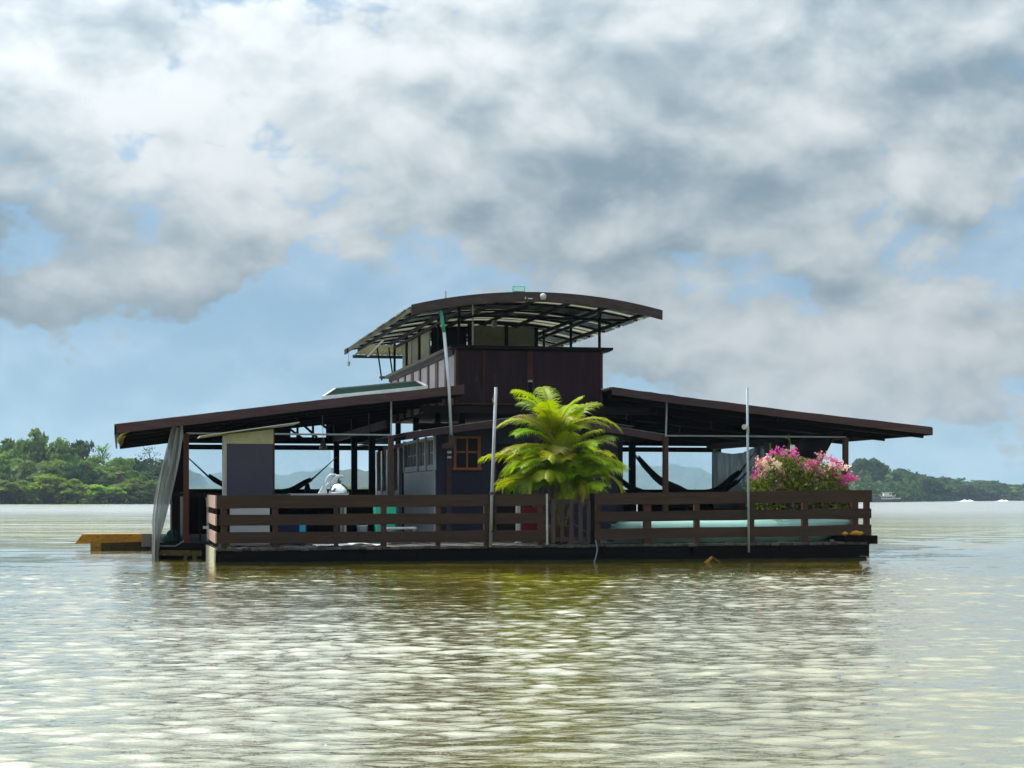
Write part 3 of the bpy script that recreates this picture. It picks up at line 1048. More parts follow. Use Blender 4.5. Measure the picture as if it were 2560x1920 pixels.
mb = MB()
mb.prism([(2.0, -1.0, 1.1), (4.0, -1.0, 1.1), (4.0, -1.0, 1.45), (2.0, -1.0, 1.5)], [(2.0, 1.0, 1.1), (4.0, 1.0, 1.1), (4.0, 1.0, 1.45), (2.0, 1.0, 1.5)])
mb.build('foredeck_bulwark', 'boatwhite', rbt)
brg = thing('barge', 'low grey barge lying left of the white riverboat', 'barge', (px(2190, 612), 612, 0), house=False)
mb = MB()
hp = [(-4.5, 0.9), (-4.0, -0.4), (2.6, -0.4), (2.9, 0.9)]
mb.prism([(x, -1.2, z) for x, z in hp], [(x, 1.2, z) for x, z in hp])
mb.build('hull', 'boatdark', brg)
mb = MB()
mb.box(-3.6, 1.6, -0.9, 0.9, 0.93, 1.9)
mb.build('cargo_cover', 'greytarp', brg)
mb = MB()
mb.box(-3.8, 1.8, -1.0, 1.0, 2.6, 2.72)
for x in (-3.6, -1.0, 1.6):
    mb.tube([(x, -0.9, 0.93), (x, -0.9, 2.6)], 0.05, 5)
    mb.tube([(x, 0.9, 0.93), (x, 0.9, 2.6)], 0.05, 5)
mb.build('canopy', 'greywood', brg)


def skiff(xp, Y, label, wl, side):
    r = thing('skiff', label, 'boat', (px(xp, Y), Y, 0), 'skiffs speeding upriver', house=False)
    mb = MB()
    prof = [(-1.0, 0.35), (0.9, 0.35), (1.0, 1.0), (-1.1, 0.9)]
    mb.prism([(-0.75, y, z) for y, z in ((-2.4, -0.2), (2.4, -0.2), (2.6, 0.55), (-2.4, 0.5))],
             [(0.75, y, z) for y, z in ((-2.4, -0.2), (2.4, -0.2), (2.6, 0.55), (-2.4, 0.5))])
    mb.build('hull', 'boatdark', r)
    mb = MB()
    mb.box(-0.25, 0.25, -2.9, -2.4, -0.1, 1.1)
    mb.build('outboard_motor', 'black', r)
    mb = MB()
    mb.lathe([(0.16, 0.5), (0.28, 0.75), (0.30, 1.25), (0.12, 1.38), (0.14, 1.52), (0.10, 1.66)], 10, (0.2, -1.6, 0))
    mb.build('helmsman', 'boatdark', r)
    w = MB()
    rng = random.Random(int(xp))
    rows = []
    for a in range(9):
        row = []
        for b in range(25):
            x = lerp(-wl, wl, b / 24)
            e = abs(x) / wl
            z = 0.02 + (0.62 * math.exp(-((e - 0.22) / 0.22) ** 2) + 0.12 * (1 - e)) * math.sin(math.pi * (a + 0.2) / 8.6) * rng.uniform(0.75, 1.1)
            row.append((x, -6 + a * 1.1, max(z, 0.01) if 0 < b < 24 else -0.1))
        rows.append(row)
    w.grid(rows)
    wo_ = w.build('wake', 'foam', smooth=True)
    wo_.location = (px(xp, Y), Y, 0.02)
    tag(wo_, 'white wash thrown up around the ' + side + ' skiff', 'wake', 'wakes of the skiffs', kind='stuff')


skiff(2416, 830, 'dark skiff with a long white wake below the bluish stand', 5.0, 'left')
skiff(2506, 880, 'small dark skiff nearest the right picture edge', 3.6, 'right')

# ================================================================== HOUSEBOAT
hb = thing('houseboat', 'dark brown timber houseboat with two wing roofs and a railed upper deck', 'houseboat')


def part(name, mat, mb, parent=hb, smooth=False):
    return mb.build(name, mat, parent, smooth=smooth)


rnd = random.Random(3)
# ---- floats
mb = MB()
mb.prism([(0.0, 0.0, -0.35), (12.05, 0.0, -0.35), (12.05, 0.0, 0.06), (0.0, 0.0, 0.06)],
         [(0.0, 3.4, -0.35), (12.05, 3.4, -0.35), (12.05, 3.4, 0.06), (0.0, 3.4, 0.06)])
part('front_float', 'hull', mb)
mb = MB()
mb.prism([(0.03, 0.03, 0.06), (11.93, 0.03, 0.06), (11.93, 0.03, 0.30), (0.03, 0.03, 0.235)],
         [(0.03, 3.4, 0.06), (11.93, 3.4, 0.06), (11.93, 3.4, 0.30), (0.03, 3.4, 0.235)])
part('front_beam', 'hull', mb)
mb = MB()
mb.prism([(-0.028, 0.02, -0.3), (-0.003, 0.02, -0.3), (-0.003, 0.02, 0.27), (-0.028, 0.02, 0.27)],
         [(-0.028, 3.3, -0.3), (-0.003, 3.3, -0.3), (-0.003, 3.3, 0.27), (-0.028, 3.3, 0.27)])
part('float_side_board', 'hullend', mb)  # cream stands for sunlight on the left side of the dark float
mb = MB()
mb.box(0.0, 12.06, -0.012, -0.003, -0.2, 0.042)
part('waterline_stain_board', 'slime', mb)
for k in range(7):
    mb = MB()
    a_ = 0.15 + k * 1.7
    mb.box(a_, a_ + 1.62, -0.006 - 0.004 * (k % 2), 0.027, 0.115 + 0.01 * (k % 3) + 0.006 * k, 0.205 + 0.008 * k)
    part('rubbing_strake', 'hull', mb)
mb = MB()
mb.box(-0.97, 13.6, 3.5, 13.2, -0.35, 0.20)
part('rear_float', 'black', mb)
mb = MB()
mb.box(11.6, 12.27, -0.03, 0.45, 0.302, 0.46)
part('corner_beam', 'black', mb)
# mooring timbers leaning on the platform's left front
for (a, b, w) in (((-0.93, 3.42, 0.12), (-0.1, 3.42, 0.10), 0.10), ((-0.5, 3.38, -0.2), (-0.35, 3.38, 0.16), 0.06), ((-0.2, 3.36, -0.2), (-0.25, 3.36, 0.12), 0.08)):
    mb = MB()
    mb.beam(a, b, w, w)
    part('fender_timber', 'weed', mb)
# ---- deck planks (front deck), laid front to back
meshes = {}
for k in range(83):
    u0 = 0.02 + k * 0.145
    ov = rnd.uniform(0.0, 0.07)
    zt = lerp(0.285, 0.345, u0 / 12.05)
    mb = MB()
    mb.box(0.0, 0.135, -0.02, 3.42, -0.045, 0.0)
    if 'plank' not in meshes:
        o = part('deck_plank', 'plank', mb)
        meshes['plank'] = o.data
    else:
        o = bpy.data.objects.new('deck_plank', meshes['plank'])
        o.parent = hb
        C.objects.link(o)
    o.location = (u0, -ov, zt + rnd.uniform(-0.008, 0.008))
mb = MB()
mb.box(-0.97, 13.6, 3.5, 13.2, 0.204, 0.30)
part('house_floor', 'dark', mb)

# ---- front railing: three wide boards on posts, either side of the gate
def slanted(name, mat, u0, u1, v0, v1, zl0, zl1, zr0, zr1, parent=hb):
    m_ = MB()
    n = 8
    for k in range(n):
        pass
    rows_f = [(lerp(u0, u1, k / n), lerp(zl0, zr0, k / n) + (rnd.uniform(-0.006, 0.006) if 0 < k < n else 0),
               lerp(zl1, zr1, k / n) + (rnd.uniform(-0.006, 0.006) if 0 < k < n else 0)) for k in range(n + 1)]
    i0 = 0
    for (u, a, b) in rows_f:
        m_.v += [(u, v0, a), (u, v0, b), (u, v1, b), (u, v1, a)]
    for k in range(n):
        q = k * 4
        for e in range(4):
            m_.f.append((q + e, q + (e + 1) % 4, q + 4 + (e + 1) % 4, q + 4 + e))
            m_.mi.append(0)
    m_.f.append((3, 2, 1, 0))
    m_.f.append((n * 4, n * 4 + 1, n * 4 + 2, n * 4 + 3))
    m_.mi += [0, 0]
    return m_.build(name, mat, parent)


for (a0, a1, b0, b1, e) in ((0.974, 1.204, 1.025, 1.235, 0.0), (0.678, 0.870, 0.702, 0.890, 0.03), (0.365, 0.567, 0.378, 0.577, 0.0)):
    slanted('railing_board', 'board', 0.02 + e, 5.885, -0.032, 0.0, a0, a1, b0, b1)
for (a0, a1, b0, b1, e) in ((1.035, 1.246, 1.088, 1.313, 0.0), (0.727, 0.908, 0.780, 0.968, 0.03), (0.407, 0.603, 0.467, 0.662, 0.01)):
    slanted('railing_board', 'board', 6.79, 12.155 - e, -0.032, 0.0, a0, a1, b0, b1)
for (u, w, zt) in ((0.14, 0.10, 1.16), (1.03, 0.09, 1.18), (2.10, 0.07, 1.18), (2.94, 0.10, 1.19), (3.92, 0.08, 1.19), (4.80, 0.09, 1.19), (5.80, 0.09, 1.21),
                   (6.85, 0.10, 1.22), (7.80, 0.14, 1.23), (8.745, 0.10, 1.24), (9.80, 0.10, 1.26), (10.85, 0.11, 1.27), (11.84, 0.12, 1.28), (12.08, 0.10, 1.29)):
    mb = MB()
    mb.box(u - w / 2, u + w / 2, 0.003, 0.095, 0.29, zt)
    part('railing_post', 'post', mb)
# returns of the railing at both ends
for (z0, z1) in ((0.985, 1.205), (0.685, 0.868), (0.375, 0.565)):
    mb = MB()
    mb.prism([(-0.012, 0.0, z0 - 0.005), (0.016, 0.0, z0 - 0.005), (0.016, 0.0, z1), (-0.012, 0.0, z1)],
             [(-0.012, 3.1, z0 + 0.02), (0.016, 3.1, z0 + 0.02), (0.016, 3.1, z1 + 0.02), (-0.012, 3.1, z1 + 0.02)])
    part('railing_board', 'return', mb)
for v in (1.6, 3.05):
    mb = MB()
    mb.box(0.02, 0.11, v - 0.05, v + 0.05, 0.29, 1.2)
    part('railing_post', 'post', mb)
for (z0, z1) in ((1.09, 1.30), (0.785, 0.965), (0.47, 0.66)):
    mb = MB()
    mb.box(12.135, 12.16, 0.004, 3.3, z0, z1)
    part('railing_board', 'board', mb)
for v in (1.2, 2.2, 3.2):
    mb = MB()
    mb.box(12.04, 12.13, v - 0.05, v + 0.05, 0.29, 1.25)
    part('railing_post', 'post', mb)
# ---- gate
mb = MB()
mb.box(5.97, 6.72, 0.045, 0.075, 1.06, 1.14)
mb.box(5.97, 6.72, 0.045, 0.075, 0.375, 0.455)
mb.beam((6.02, 0.06, 0.95), (6.65, 0.06, 0.55), 0.028, 0.07, up=(0, 1, 0))
gate = part('gate', 'gatewood', mb)
for u in (6.03, 6.20, 6.37, 6.54, 6.69):
    mb = MB()
    mb.box(u - 0.037, u + 0.037, 0.016, 0.044, 0.345 + rnd.uniform(0, 0.02), 1.12)
    part('slat', 'gatewood', mb, gate)
mb = MB()
mb.box(6.73, 6.785, 0.0, 0.10, 0.29, 1.25)
part('gate_post', 'black', mb)
mb = MB()
mb.tube([(5.905, -0.03, 0.30), (5.90, -0.03, 1.24)], 0.020, 8)
part('gate_stop_pipe', 'rod', mb)
mb = MB()
mb.tube([(6.80, -0.05, 0.40), (6.83, -0.07, 0.22), (6.80, -0.08, 0.1), (6.76, -0.08, -0.02)], 0.012, 6)
part('mooring_rope', 'rope', mb)

# ---- wing roofs
ZL = [(-1.70, 2.56), (0.4, 2.83), (2.1, 3.055), (4.98, 3.385)]
ZR = [(7.98, 3.385), (9.6, 3.19), (11.6, 2.965), (14.85, 2.64)]


def zroof(prof, u):
    for a, b in zip(prof[:-1], prof[1:]):
        if u <= b[0]:
            return lerp(a[1], b[1], (u - a[0]) / (b[0] - a[0]))
    return prof[-1][1]


def wing_roof(prof, n):
    u0, u1 = prof[0][0], prof[-1][0]
    vs = np.linspace(3.22, 13.1, n + 1)
    for k in range(n):          # corrugated sheets laid up the slope, side by side
        mb = MB()
        rows = []
        nc = 13
        for i in range(nc):
            v = lerp(vs[k] - (0.02 if k else 0), vs[k + 1], i / (nc - 1))
            dz = 0.016 * math.cos(2 * math.pi * (v - 3.22) / 0.165) + (0.004 if k % 2 else 0.0)
            rows.append([(lerp(u0 - 0.04, u1, q / 10), v, zroof(prof, lerp(u0, u1, q / 10)) - 0.012 + dz) for q in range(11)])
        mb.grid(rows, 0.006)
        part('roof_sheet', 'rooftop', mb)
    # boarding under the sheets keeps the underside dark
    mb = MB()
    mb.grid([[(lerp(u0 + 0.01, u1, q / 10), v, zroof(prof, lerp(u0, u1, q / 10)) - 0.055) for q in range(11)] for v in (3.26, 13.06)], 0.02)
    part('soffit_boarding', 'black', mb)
    # rafters
    for v in (3.6, 5.6, 8.0, 10.4, 12.8):
        for a, b in zip(prof[:-1], prof[1:]):
            mb = MB()
            mb.beam((a[0] + 0.05, v, a[1] - 0.15), (b[0], v, b[1] - 0.15), 0.06, 0.14)
            part('rafter', 'black', mb)


wing_roof(ZL, 10)
wing_roof(ZR, 10)


def fascia(prof, v, h, name='fascia_board', mat='fascia'):
    for a, b in zip(prof[:-1], prof[1:]):
        slanted(name, mat, a[0], b[0], v - 0.03, v, a[1] - h, a[1], b[1] - h, b[1])


fascia(ZL, 3.2, 0.175)
fascia(ZR, 3.2, 0.155)
mb = MB()
mb.box(-1.74, -1.70, 3.2, 13.1, 2.36, 2.53)
part('eave_board', 'dark', mb)
mb = MB()
mb.box(14.85, 14.88, 3.2, 13.1, 2.47, 2.62)
part('eave_board', 'dark', mb)
# curled soffit board at the left corner
mb = MB()
rows = []
for k in range(9):
    t_ = k / 8
    rows.append([(-1.62 - 0.07 * math.sin(math.pi * t_) + 0.02 * q + 0.12 * q * (1 - t_), 3.26 + 0.25 * q + 0.9 * t_, 2.385 - 0.22 * t_ + 0.05 * q) for q in range(3)])
mb.grid(rows, 0.012)
part('curled_soffit_board', 'cream', mb, smooth=True)

# ---- posts under the wings
for v in (6.0, 9.0, 12.5):
    mb = MB()
    mb.box(3.47, 3.60, v - 0.06, v + 0.06, 0.3, 2.95)
    part('post', 'black', mb)
    mb = MB()
    mb.box(9.13, 9.26, v - 0.06, v + 0.06, 0.3, 2.95)
    part('post', 'black', mb)
for (u, z1, mat) in ((-0.39, 2.40, 'redpost'), (3.57, 2.39, 'post'), (9.18, 2.41, 'post'), (13.06, 2.42, 'post')):
    mb = MB()
    mb.box(u - 0.05, u + 0.05, 3.42, 3.52, 0.3, z1)
    part('post', mat, mb)
for v in (6.5, 9.5, 12.8):
    for u in (-0.39, 13.3):
        mb = MB()
        mb.box(u - 0.05, u + 0.05, v - 0.05, v + 0.05, 0.3, 2.45)
        part('post', 'black', mb)
# thin steel rods between the front posts
for (a, b) in (((-0.39, 3.44, 2.405), (3.57, 3.44, 2.40)), ((9.18, 3.44, 2.425), (13.06, 3.44, 2.425)),
               ((3.57, 3.44, 2.39), (3.57, 3.44, 3.08)), ((9.18, 3.44, 2.41), (9.20, 3.44, 3.10))):
    mb = MB()
    mb.tube([a, b], 0.018, 7)
    part('steel_rod', 'rod', mb)
# plates along the sides and across the back
for u in (-0.39, 3.53, 9.2, 13.2):
    zt = zroof(ZL, u) if u < 6 else zroof(ZR, u)
    mb = MB()
    mb.box(u - 0.05, u + 0.05, 3.55, 13.0, min(zt - 0.4, 2.55), min(zt - 0.25, 2.70))
    part('wall_plate', 'black', mb)
# rear truss and infill
mb = MB()
mb.box(-0.5, 13.5, 12.84, 12.96, 2.345, 2.465)
part('rear_beam', 'black', mb)
def infill(u0, u1, prof, zb):
    mb = MB()
    mb.prism([(u0, 12.86, zb), (u1, 12.86, zb), (u1, 12.86, zroof(prof, u1) - 0.07), (u0, 12.86, zroof(prof, u0) - 0.07)],
             [(u0, 12.90, zb), (u1, 12.90, zb), (u1, 12.90, zroof(prof, u1) - 0.07), (u0, 12.90, zroof(prof, u0) - 0.07)])
    part('gable_infill', 'black', mb)
infill(-1.6, 2.45, ZL, 2.50)
infill(3.32, 4.95, ZL, 2.50)
infill(8.0, 14.6, ZR, 2.50)
mb = MB()
mb.box(2.45, 3.32, 12.86, 12.90, 2.50, 2.66)
part('gable_infill', 'black', mb)
for (a, b) in (((2.35, 12.88, 2.92), (2.75, 12.88, 2.62)), ((2.62, 12.88, 2.62), (2.62, 12.88, 3.05)), ((2.66, 12.88, 3.05), (3.1, 12.88, 2.66)),
               ((3.0, 12.88, 2.6), (3.0, 12.88, 3.1)), ((3.05, 12.88, 3.1), (3.45, 12.88, 2.8))):
    mb = MB()
    mb.beam(a, b, 0.05, 0.11, up=(0, 1, 0))
    part('truss_web', 'black', mb)
# rear parapet of upright boards with slits between
k = 0
u = -0.45
while u < 13.45:
    w = rnd.uniform(0.16, 0.22)
    mb = MB()
    k += 1
    mb.box(u, u + w - (0.02 if rnd.random() < (0.30 if 8.5 < u < 12.0 else 0.07) else -0.006), 12.88 + 0.033 * (k % 2), 12.91 + 0.033 * (k % 2), 0.3, 1.345)
    part('parapet_board', 'black', mb)
    u += w
mb = MB()
mb.box(-0.5, 13.5, 12.85, 12.96, 1.345, 1.385)
part('parapet_rail', 'black', mb)
# left side parapet
for k in range(18):
    v = 4.2 + k * 0.48
    mb = MB()
    mb.box(-0.43, -0.40, v, v + 0.455, 0.3, 1.22 + rnd.uniform(-0.01, 0.01))
    part('parapet_board', 'black', mb)
mb = MB()
mb.box(-0.47, -0.36, 4.2, 12.85, 1.23, 1.275)
part('parapet_rail', 'cap', mb)
# right side parapet
for k in range(19):
    v = 3.8 + k * 0.48
    mb = MB()
    mb.box(13.34, 13.37, v, v + 0.465, 0.3, 1.22 + rnd.uniform(-0.01, 0.01))
    part('parapet_board', 'black', mb)
mb = MB()
mb.box(13.31, 13.41, 3.8, 12.85, 1.235, 1.275)
part('parapet_rail', 'dark', mb)
# balusters at the left front of the platform
for (u, m_) in ((0.02, 'greywood'), (-0.12, 'black'), (0.14, 'greywood'), (-0.62, 'black'), (-0.52, 'black')):
    mb = MB()
    mb.box(u - 0.018, u + 0.018, 3.62, 3.655, 0.33, 1.19)
    part('baluster', m_, mb)
mb = MB()
mb.box(-0.7, 0.3, 3.60, 3.68, 1.195, 1.26)
part('handrail', 'dark', mb)
mb = MB()
mb.box(-0.66, -0.5, 3.75, 3.78, 0.3, 2.42)
part('side_screen', 'black', mb)

# ---- ground-floor cabin
mb = MB()
mb.prism([(4.56, 3.97, 0.3), (8.42, 3.97, 0.3), (8.42, 3.97, 2.42), (6.49, 3.97, 2.74), (4.56, 3.97, 2.42)],
         [(4.56, 4.03, 0.3), (8.42, 4.03, 0.3), (8.42, 4.03, 2.42), (6.49, 4.03, 2.74), (4.56, 4.03, 2.42)])
part('cabin_front_wall', 'navy', mb)
mb = MB()
mb.box(8.36, 8.42, 4.03, 12.5, 0.3, 2.42)
part('cabin_side_wall', 'navy', mb)
mb = MB()
mb.box(4.56, 8.42, 12.5, 12.56, 0.3, 2.42)
part('cabin_rear_wall', 'black', mb)
CAB = [(3.87, 2.445), (6.5, 2.84), (9.2, 2.445)]
for a, b in zip(CAB[:-1], CAB[1:]):
    slanted('cabin_fascia_board', 'fascia', a[0], b[0], 3.50, 3.53, a[1] - 0.135, a[1], b[1] - 0.135, b[1])
    n = 6
    for k in range(n):
        v0, v1 = lerp(3.5, 12.6, k / n), lerp(3.5, 12.6, (k + 1) / n)
        mb = MB()
        rows = []
        for i in range(11):
            v = lerp(v0 - (0.02 if k else 0.0), v1, i / 10)
            dz = 0.012 * math.cos(2 * math.pi * v / 0.15) + (0.003 if k % 2 else 0)
            rows.append([(a[0] - (0.03 if a[0] < 5 else 0), v, a[1] + 0.015 + dz), ((a[0] + b[0]) / 2, v, (a[1] + b[1]) / 2 + 0.015 + dz), (b[0] + (0.03 if b[0] > 8 else 0), v, b[1] + 0.015 + dz)])
        mb.grid(rows, 0.005)
        part('cabin_roof_sheet', 'rooftop', mb)
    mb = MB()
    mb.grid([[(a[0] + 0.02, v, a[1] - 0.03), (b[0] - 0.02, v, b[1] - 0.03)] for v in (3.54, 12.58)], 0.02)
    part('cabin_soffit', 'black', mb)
# loose roofing sheets on the right of the cabin roof
for (u0, u1, z, dv) in ((7.3, 8.48, 0.05, 0.0), (7.5, 8.60, 0.09, 0.25)):
    mb = MB()
    rows = [[(u, v, lerp(2.84, 2.445, (u - 6.5) / 2.7) + z + 0.01 * math.cos(2 * math.pi * v / 0.15)) for u in (u0, (u0 + u1) / 2, u1)] for v in np.linspace(3.46 + dv, 4.4 + dv, 14)]
    mb.grid(rows, 0.005)
    part('loose_roof_sheet', 'roofmetal', mb)
# trim posts on the cabin front
for (u, w, m_) in ((4.81, 0.10, 'fascia'), (5.75, 0.05, 'fascia'), (6.6, 0.09, 'fascia'), (8.37, 0.09, 'dark')):
    mb = MB()
    mb.box(u - w / 2, u + w / 2, 3.935, 3.968, 0.3, 2.42 if u < 8 else 2.3)
    part('trim_post', m_, mb)
# door, left of the palm
mb = MB()
mb.box(5.79, 6.54, 3.945, 3.967, 0.32, 2.25)
door = part('door', 'dark', mb)
mb = MB()
mb.tube([(5.9, 3.92, 1.25), (5.9, 3.92, 1.42)], 0.015, 6)
part('handle', 'rod', mb, door)
# orange window
mb = MB()
u0, u1, z0, z1 = 4.905, 5.455, 1.775, 2.405
mb.box(u0, u0 + 0.055, 3.93, 3.967, z0, z1)
mb.box(u1 - 0.055, u1, 3.93, 3.967, z0, z1)
mb.box(u0 + 0.055, u1 - 0.055, 3.93, 3.967, z1 - 0.05, z1)
mb.box(u0 - 0.02, u1 + 0.02, 3.90, 3.967, z0 - 0.05, z0)
mb.box((u0 + u1) / 2 - 0.018, (u0 + u1) / 2 + 0.018, 3.94, 3.966, z0, z1 - 0.05)
mb.box(u0 + 0.055, (u0 + u1) / 2 - 0.018, 3.94, 3.966, (z0 + z1) / 2 - 0.022, (z0 + z1) / 2 + 0.014)
mb.box((u0 + u1) / 2 + 0.018, u1 - 0.055, 3.94, 3.966, (z0 + z1) / 2 - 0.022, (z0 + z1) / 2 + 0.014)
win = part('window', 'orange', mb)
for (a, b) in ((u0 + 0.055, (u0 + u1) / 2 - 0.018), ((u0 + u1) / 2 + 0.018, u1 - 0.055)):
    for (c, d) in ((z0, (z0 + z1) / 2 - 0.022), ((z0 + z1) / 2 + 0.014, z1 - 0.05)):
        mb = MB()
        mb.box(a, b, 3.956, 3.964, c, d)
        part('pane', 'glassdark', mb, win)
# white side wall: lower panel and windows, then an open row of white frames
mb = MB()
mb.box(4.53, 4.555, 4.06, 8.1, 0.3, 1.715)
part('side_wall_panel', 'white', mb)
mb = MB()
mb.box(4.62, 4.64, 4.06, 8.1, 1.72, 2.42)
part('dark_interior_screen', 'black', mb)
for (v0, v1) in ((4.16, 4.95), (5.25, 6.0), (6.30, 8.0)):
    mb = MB()
    f = 0.05
    mb.box(4.53, 4.57, v0, v0 + f, 1.73, 2.40)
    mb.box(4.53, 4.57, v1 - f, v1, 1.73, 2.40)
    mb.box(4.53, 4.57, v0 + f, v1 - f, 2.34, 2.40)
    mb.box(4.53, 4.57, v0 + f, v1 - f, 1.73, 1.84)
    nm = 2 if v1 - v0 < 1 else 4
    for q in range(1, nm):
        vv = lerp(v0, v1, q / nm)
        mb.box(4.535, 4.565, vv - 0.022, vv + 0.022, 1.84, 2.34)
        mb.box(4.536, 4.564, lerp(v0, v1, (q - 1) / nm) + 0.05, vv - 0.022, 2.06, 2.09)
    w_ = part('window', 'white', mb)
    mb = MB()
    mb.box(4.575, 4.58, v0 + f, v1 - f, 1.84, 2.34)
    part('pane', 'glassdark', mb, w_)
for v in (4.07, 5.10, 6.15, 8.06):
    mb = MB()
    mb.box(4.515, 4.56, v - 0.05, v + 0.07, 1.72, 2.42)
    part('side_wall_post', 'white', mb)
for v in (8.75, 9.6, 10.6, 11.5, 12.4):
    mb = MB()
    mb.box(4.50, 4.57, v - 0.11, v + 0.11, 0.3, 2.30)
    part('side_wall_post', 'white', mb)
mb = MB()
mb.box(4.52, 4.55, 8.9, 12.4, 0.3, 1.34)
part('side_wall_panel', 'white', mb)
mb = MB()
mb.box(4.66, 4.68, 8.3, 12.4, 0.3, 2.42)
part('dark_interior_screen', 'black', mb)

# ---- upper deck: floor, plum front panels, left side panels in a lit mauve tone, cap boards
mb = MB()
mb.box(4.98, 7.98, 3.92, 13.0, 3.02, 3.10)
part('upper_floor', 'black', mb)
for v in (4.1, 7.0, 10.0, 12.8):
    for u in (5.1, 7.85):
        mb = MB()
        mb.box(u - 0.06, u + 0.06, v - 0.06, v + 0.06, 2.4, 3.02)
        part('upper_floor_post', 'black', mb)
for (z, v) in ((2.93, 3.7), (2.62, 4.6)):
    mb = MB()
    mb.box(4.2, 8.9, v, v + 0.06, z - 0.07, z + 0.07)
    part('cross_beam', 'dark', mb)
zb, zt = 3.10, 4.19
for (a, b) in ((4.99, 5.50), (5.53, 6.40), (6.53, 7.93)):
    mb = MB()
    mb.box(a, b, 3.90, 3.915, zb, zt - 0.06)
    part('front_panel', 'towerfront', mb)
for (u, w) in ((4.965, 0.05), (5.515, 0.03), (6.465, 0.12), (7.955, 0.05)):
    mb = MB()
    mb.box(u - w / 2, u + w / 2, 3.885, 3.93, zb - 0.02, zt - 0.05)
    part('batten', 'batten', mb)
mb = MB()
mb.box(4.93, 7.99, 3.875, 3.93, zb - 0.06, zb - 0.02)
part('batten', 'batten', mb)
mb = MB()
mb.box(6.43, 6.5, 3.86, 3.883, 3.24, 3.5)
sw = part('wall_box', 'black', mb)
mb = MB()
mb.box(6.42, 6.51, 3.855, 3.883, 3.505, 3.54)
part('wall_box_lid', 'rod', mb, sw)
vv = np.linspace(3.95, 12.95, 9)
for k in range(8):
    mb = MB()
    mb.box(4.955, 4.97, vv[k] + 0.05, vv[k + 1] - 0.05, zb - 0.04, zt - 0.05)
    part('side_panel', 'towerside', mb)
for k in range(9):
    mb = MB()
    w = 0.34 if k in (2, 5) else 0.24
    mb.box(4.935, 4.985, vv[k] - w / 2 + (0.05 if k == 0 else 0), vv[k] + w / 2, zb - 0.05, zt - 0.05)
    part('batten', 'batten', mb)
mb = MB()
mb.box(7.95, 7.97, 3.95, 12.95, zb, zt - 0.05)
part('side_panel', 'towerfront', mb)
mb = MB()
mb.box(4.97, 7.96, 12.95, 12.97, zb, zt - 0.05)
part('rear_panel', 'towerfront', mb)
mb = MB()
mb.prism([(4.82, 3.78, zt - 0.02), (8.17, 3.78, zt - 0.02), (8.17, 3.78, zt + 0.03), (4.82, 3.78, zt + 0.03)],
         [(4.82, 4.02, zt - 0.05), (8.13, 4.02, zt - 0.05), (8.13, 4.02, zt), (4.82, 4.02, zt)])
part('cap_board', 'dark', mb)
mb = MB()
mb.box(4.80, 5.06, 4.03, 13.1, zt - 0.045, zt + 0.012)
part('cap_board', 'cap', mb)
mb = MB()
mb.box(7.90, 8.14, 4.03, 13.1, zt - 0.045, zt + 0.012)
part('cap_board', 'cap', mb)
mb = MB()
mb.box(4.70, 8.10, 13.11, 13.3, zt - 0.045, zt + 0.012)
part('cap_board', 'cap', mb)
mb = MB()
mb.box(4.90, 4.95, 4.05, 13.05, zt - 0.14, zt - 0.05)
part('side_rail', 'dark', mb)

# ---- barrel roof over the upper deck
UC, HALF = 6.44, 2.56


def arch(u):
    t_ = (u - UC) / HALF
    return 5.205 - 0.30 * t_ * t_ - 0.01 * abs(t_) ** 4


def arch_sheet(v0, v1, mat, lift=0.0, over=0.0, wav=0.165):
    mb = MB()
    nc = max(5, int((v1 - v0) / 0.045))
    rows = []
    for i in range(nc + 1):
        v = lerp(v0, v1, i / nc)
        dz = 0.014 * math.cos(2 * math.pi * v / wav) + lift
        rows.append([(UC - HALF - over + (2 * (HALF + over)) * q / 20, v, arch(UC - HALF - over + (2 * (HALF + over)) * q / 20) + dz) for q in range(21)])
    mb.grid(rows, 0.006)
    return part('roof_sheet' if mat == 'roofmetal' else 'translucent_roof_strip', mat, mb)


v = 3.05
seq = [('m', 0.52), ('t', 0.20), ('m', 0.60), ('t', 0.30), ('m', 0.22), ('t', 0.20), ('m', 0.95), ('t', 0.28), ('m', 0.20), ('t', 0.22), ('m', 1.0),
       ('t', 0.26), ('m', 0.24), ('t', 0.26), ('m', 1.0), ('t', 0.30), ('m', 0.25), ('t', 0.22), ('m', 0.95), ('t', 0.3), ('m', 0.7), ('t', 0.2), ('m', 1.1)]
for i, (k, w) in enumerate(seq):
    arch_sheet(v, v + w + 0.02, 'roofmetal' if k == 'm' else 'fibreglass', 0.004 * (i % 2), rnd.uniform(-0.02, 0.03))
    v += w
VEND = v
# curved front fascia in short boards
mb = MB()
us = np.linspace(UC - HALF + 0.02, UC + HALF - 0.02, 22)
for a, b in zip(us[:-1], us[1:]):
    mb.prism([(a, 3.0, arch(a) - 0.175), (b, 3.0, arch(b) - 0.175), (b, 3.0, arch(b) + 0.02), (a, 3.0, arch(a) + 0.02)],
             [(a, 3.03, arch(a) - 0.175), (b, 3.03, arch(b) - 0.175), (b, 3.03, arch(b) + 0.02), (a, 3.03, arch(a) + 0.02)])
part('arched_fascia', 'darkfascia', mb)
mb = MB()
mb.box(UC - HALF - 0.02, UC - HALF + 0.02, VEND - 0.45, VEND + 0.12, arch(UC - HALF) - 0.13, arch(UC - HALF) - 0.01)
part('eave_end_board', 'dark', mb)
